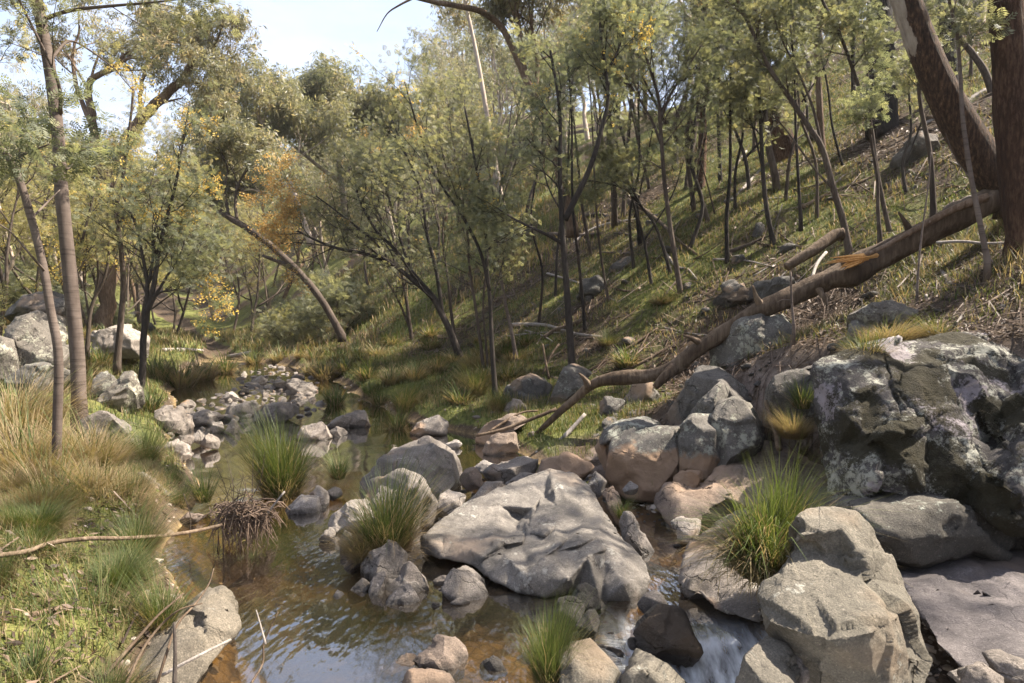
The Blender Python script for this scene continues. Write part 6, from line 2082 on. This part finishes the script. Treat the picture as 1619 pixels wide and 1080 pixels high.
for key, short in LM:
    m_ = [o for o in tops if o['label'].startswith(key)]
    if m_:
        p = cam_p(m_[0])
        marks.append((p[0], p[1], p[2], short))
    else:
        print('no landmark', key)
groups = {}
for o in tops:
    if 'group' in o and 'beyond the frame' not in o['group']:
        groups.setdefault(o['group'], []).append(o)
SHORT = {'stones of the riffle': 'grey riffle stone', 'stones farther upstream': 'pale upstream stone', 'stones behind the cracked boulder': 'wedged stone', 'gravel bank stones': 'gravel stone',
         'stones of the chute': 'wet chute stone', 'stones by the rock cluster': 'tiny shore stone', 'stones in the lower right corner': 'corner stone', 'stones in the left bank': 'bank stone',
         'stones along the far pool edge': 'pool edge stone', 'rocks in the bank under the log': 'rough bank rock', 'rocks on the right slope': 'half-buried slope rock', 'rocks above the cliff': 'rock in the litter',
         'broken stones on the right bank slabs': 'broken slab stone', 'thin dark poles on the right slope': 'thin dark wattle pole', 'fallen limbs on the right slope': 'grey fallen limb', 'rocks on the left slope': 'pale left slope rock', 'dead sticks on the right slope': 'thin dead stick', 'tussocks along the right bank': 'right bank tussock', 'tussocks along the left bank': 'left bank tussock',
         'grass tufts on the near left bank': 'small grass tuft', 'wattles on the right slope': 'slender slope wattle', 'gums along the crest of the right slope': 'grey crest gum', 'sunlit wattles on the left slope': 'yellowish left slope wattle',
         'gums on the left slope': 'left slope gum', 'gums of the far forest': 'far forest gum', 'wattles of the far forest': 'far forest wattle', 'shrubs on the left slope': 'low left slope shrub', 'shrubs at the foot of the right slope': 'low slope-foot shrub'}
ORD = ['nearest', 'second', 'third', 'fourth', 'fifth', 'sixth', 'seventh', 'eighth', 'ninth', 'tenth', 'eleventh', 'twelfth', 'thirteenth', 'fourteenth', 'fifteenth', 'sixteenth', 'seventeenth', 'eighteenth']
for gname, mem in groups.items():
    slots = {}
    for o in mem:
        x, y, dd = cam_p(o)
        # the nearest landmark that does not already serve many of this group
        best = sorted(marks, key=lambda q: (q[0] - x) ** 2 + (2 * (q[1] - y)) ** 2 + 900 * (q[2] - dd) ** 2)
        for q in best:
            dx, dy = x - q[0], y - q[1]
            v = '' if abs(dy) < .4 * abs(dx) else ('below' if dy > 0 else 'above')
            h = '' if abs(dx) < .4 * abs(dy) else ('right of' if dx > 0 else 'left of')
            way = (v + ' and ' + h) if v and h else (v or h or 'beside')
            k = (q[3], way)
            if len(slots.get(k, [])) < 9:
                break
        slots.setdefault(k, []).append((math.hypot(dx, dy), o))
    for (lm, way), lst in slots.items():
        lst.sort(key=lambda r_: r_[0])
        for i, (_, o) in enumerate(lst):
            only = '' if len(lst) == 1 else (ORD[i] if i == 0 else ORD[i] + ' nearest') + ', '
            o['label'] = (SHORT[gname] + ' ' + (only.rstrip(', ') + ' ' if only else '') + way + ' ' + lm) if only else SHORT[gname] + ' ' + way + ' ' + lm

vs = scene.view_settings
vs.view_transform = 'Standard'
vs.look = 'None'
vs.exposure = 2.05
vs.gamma = 1
scene.cycles.use_denoising = True
scene.cycles.max_bounces = 8
scene.cycles.transparent_max_bounces = 12
scene.cycles.use_adaptive_sampling = True
print('built', round(time.time() - T0, 1), len(bpy.data.objects))
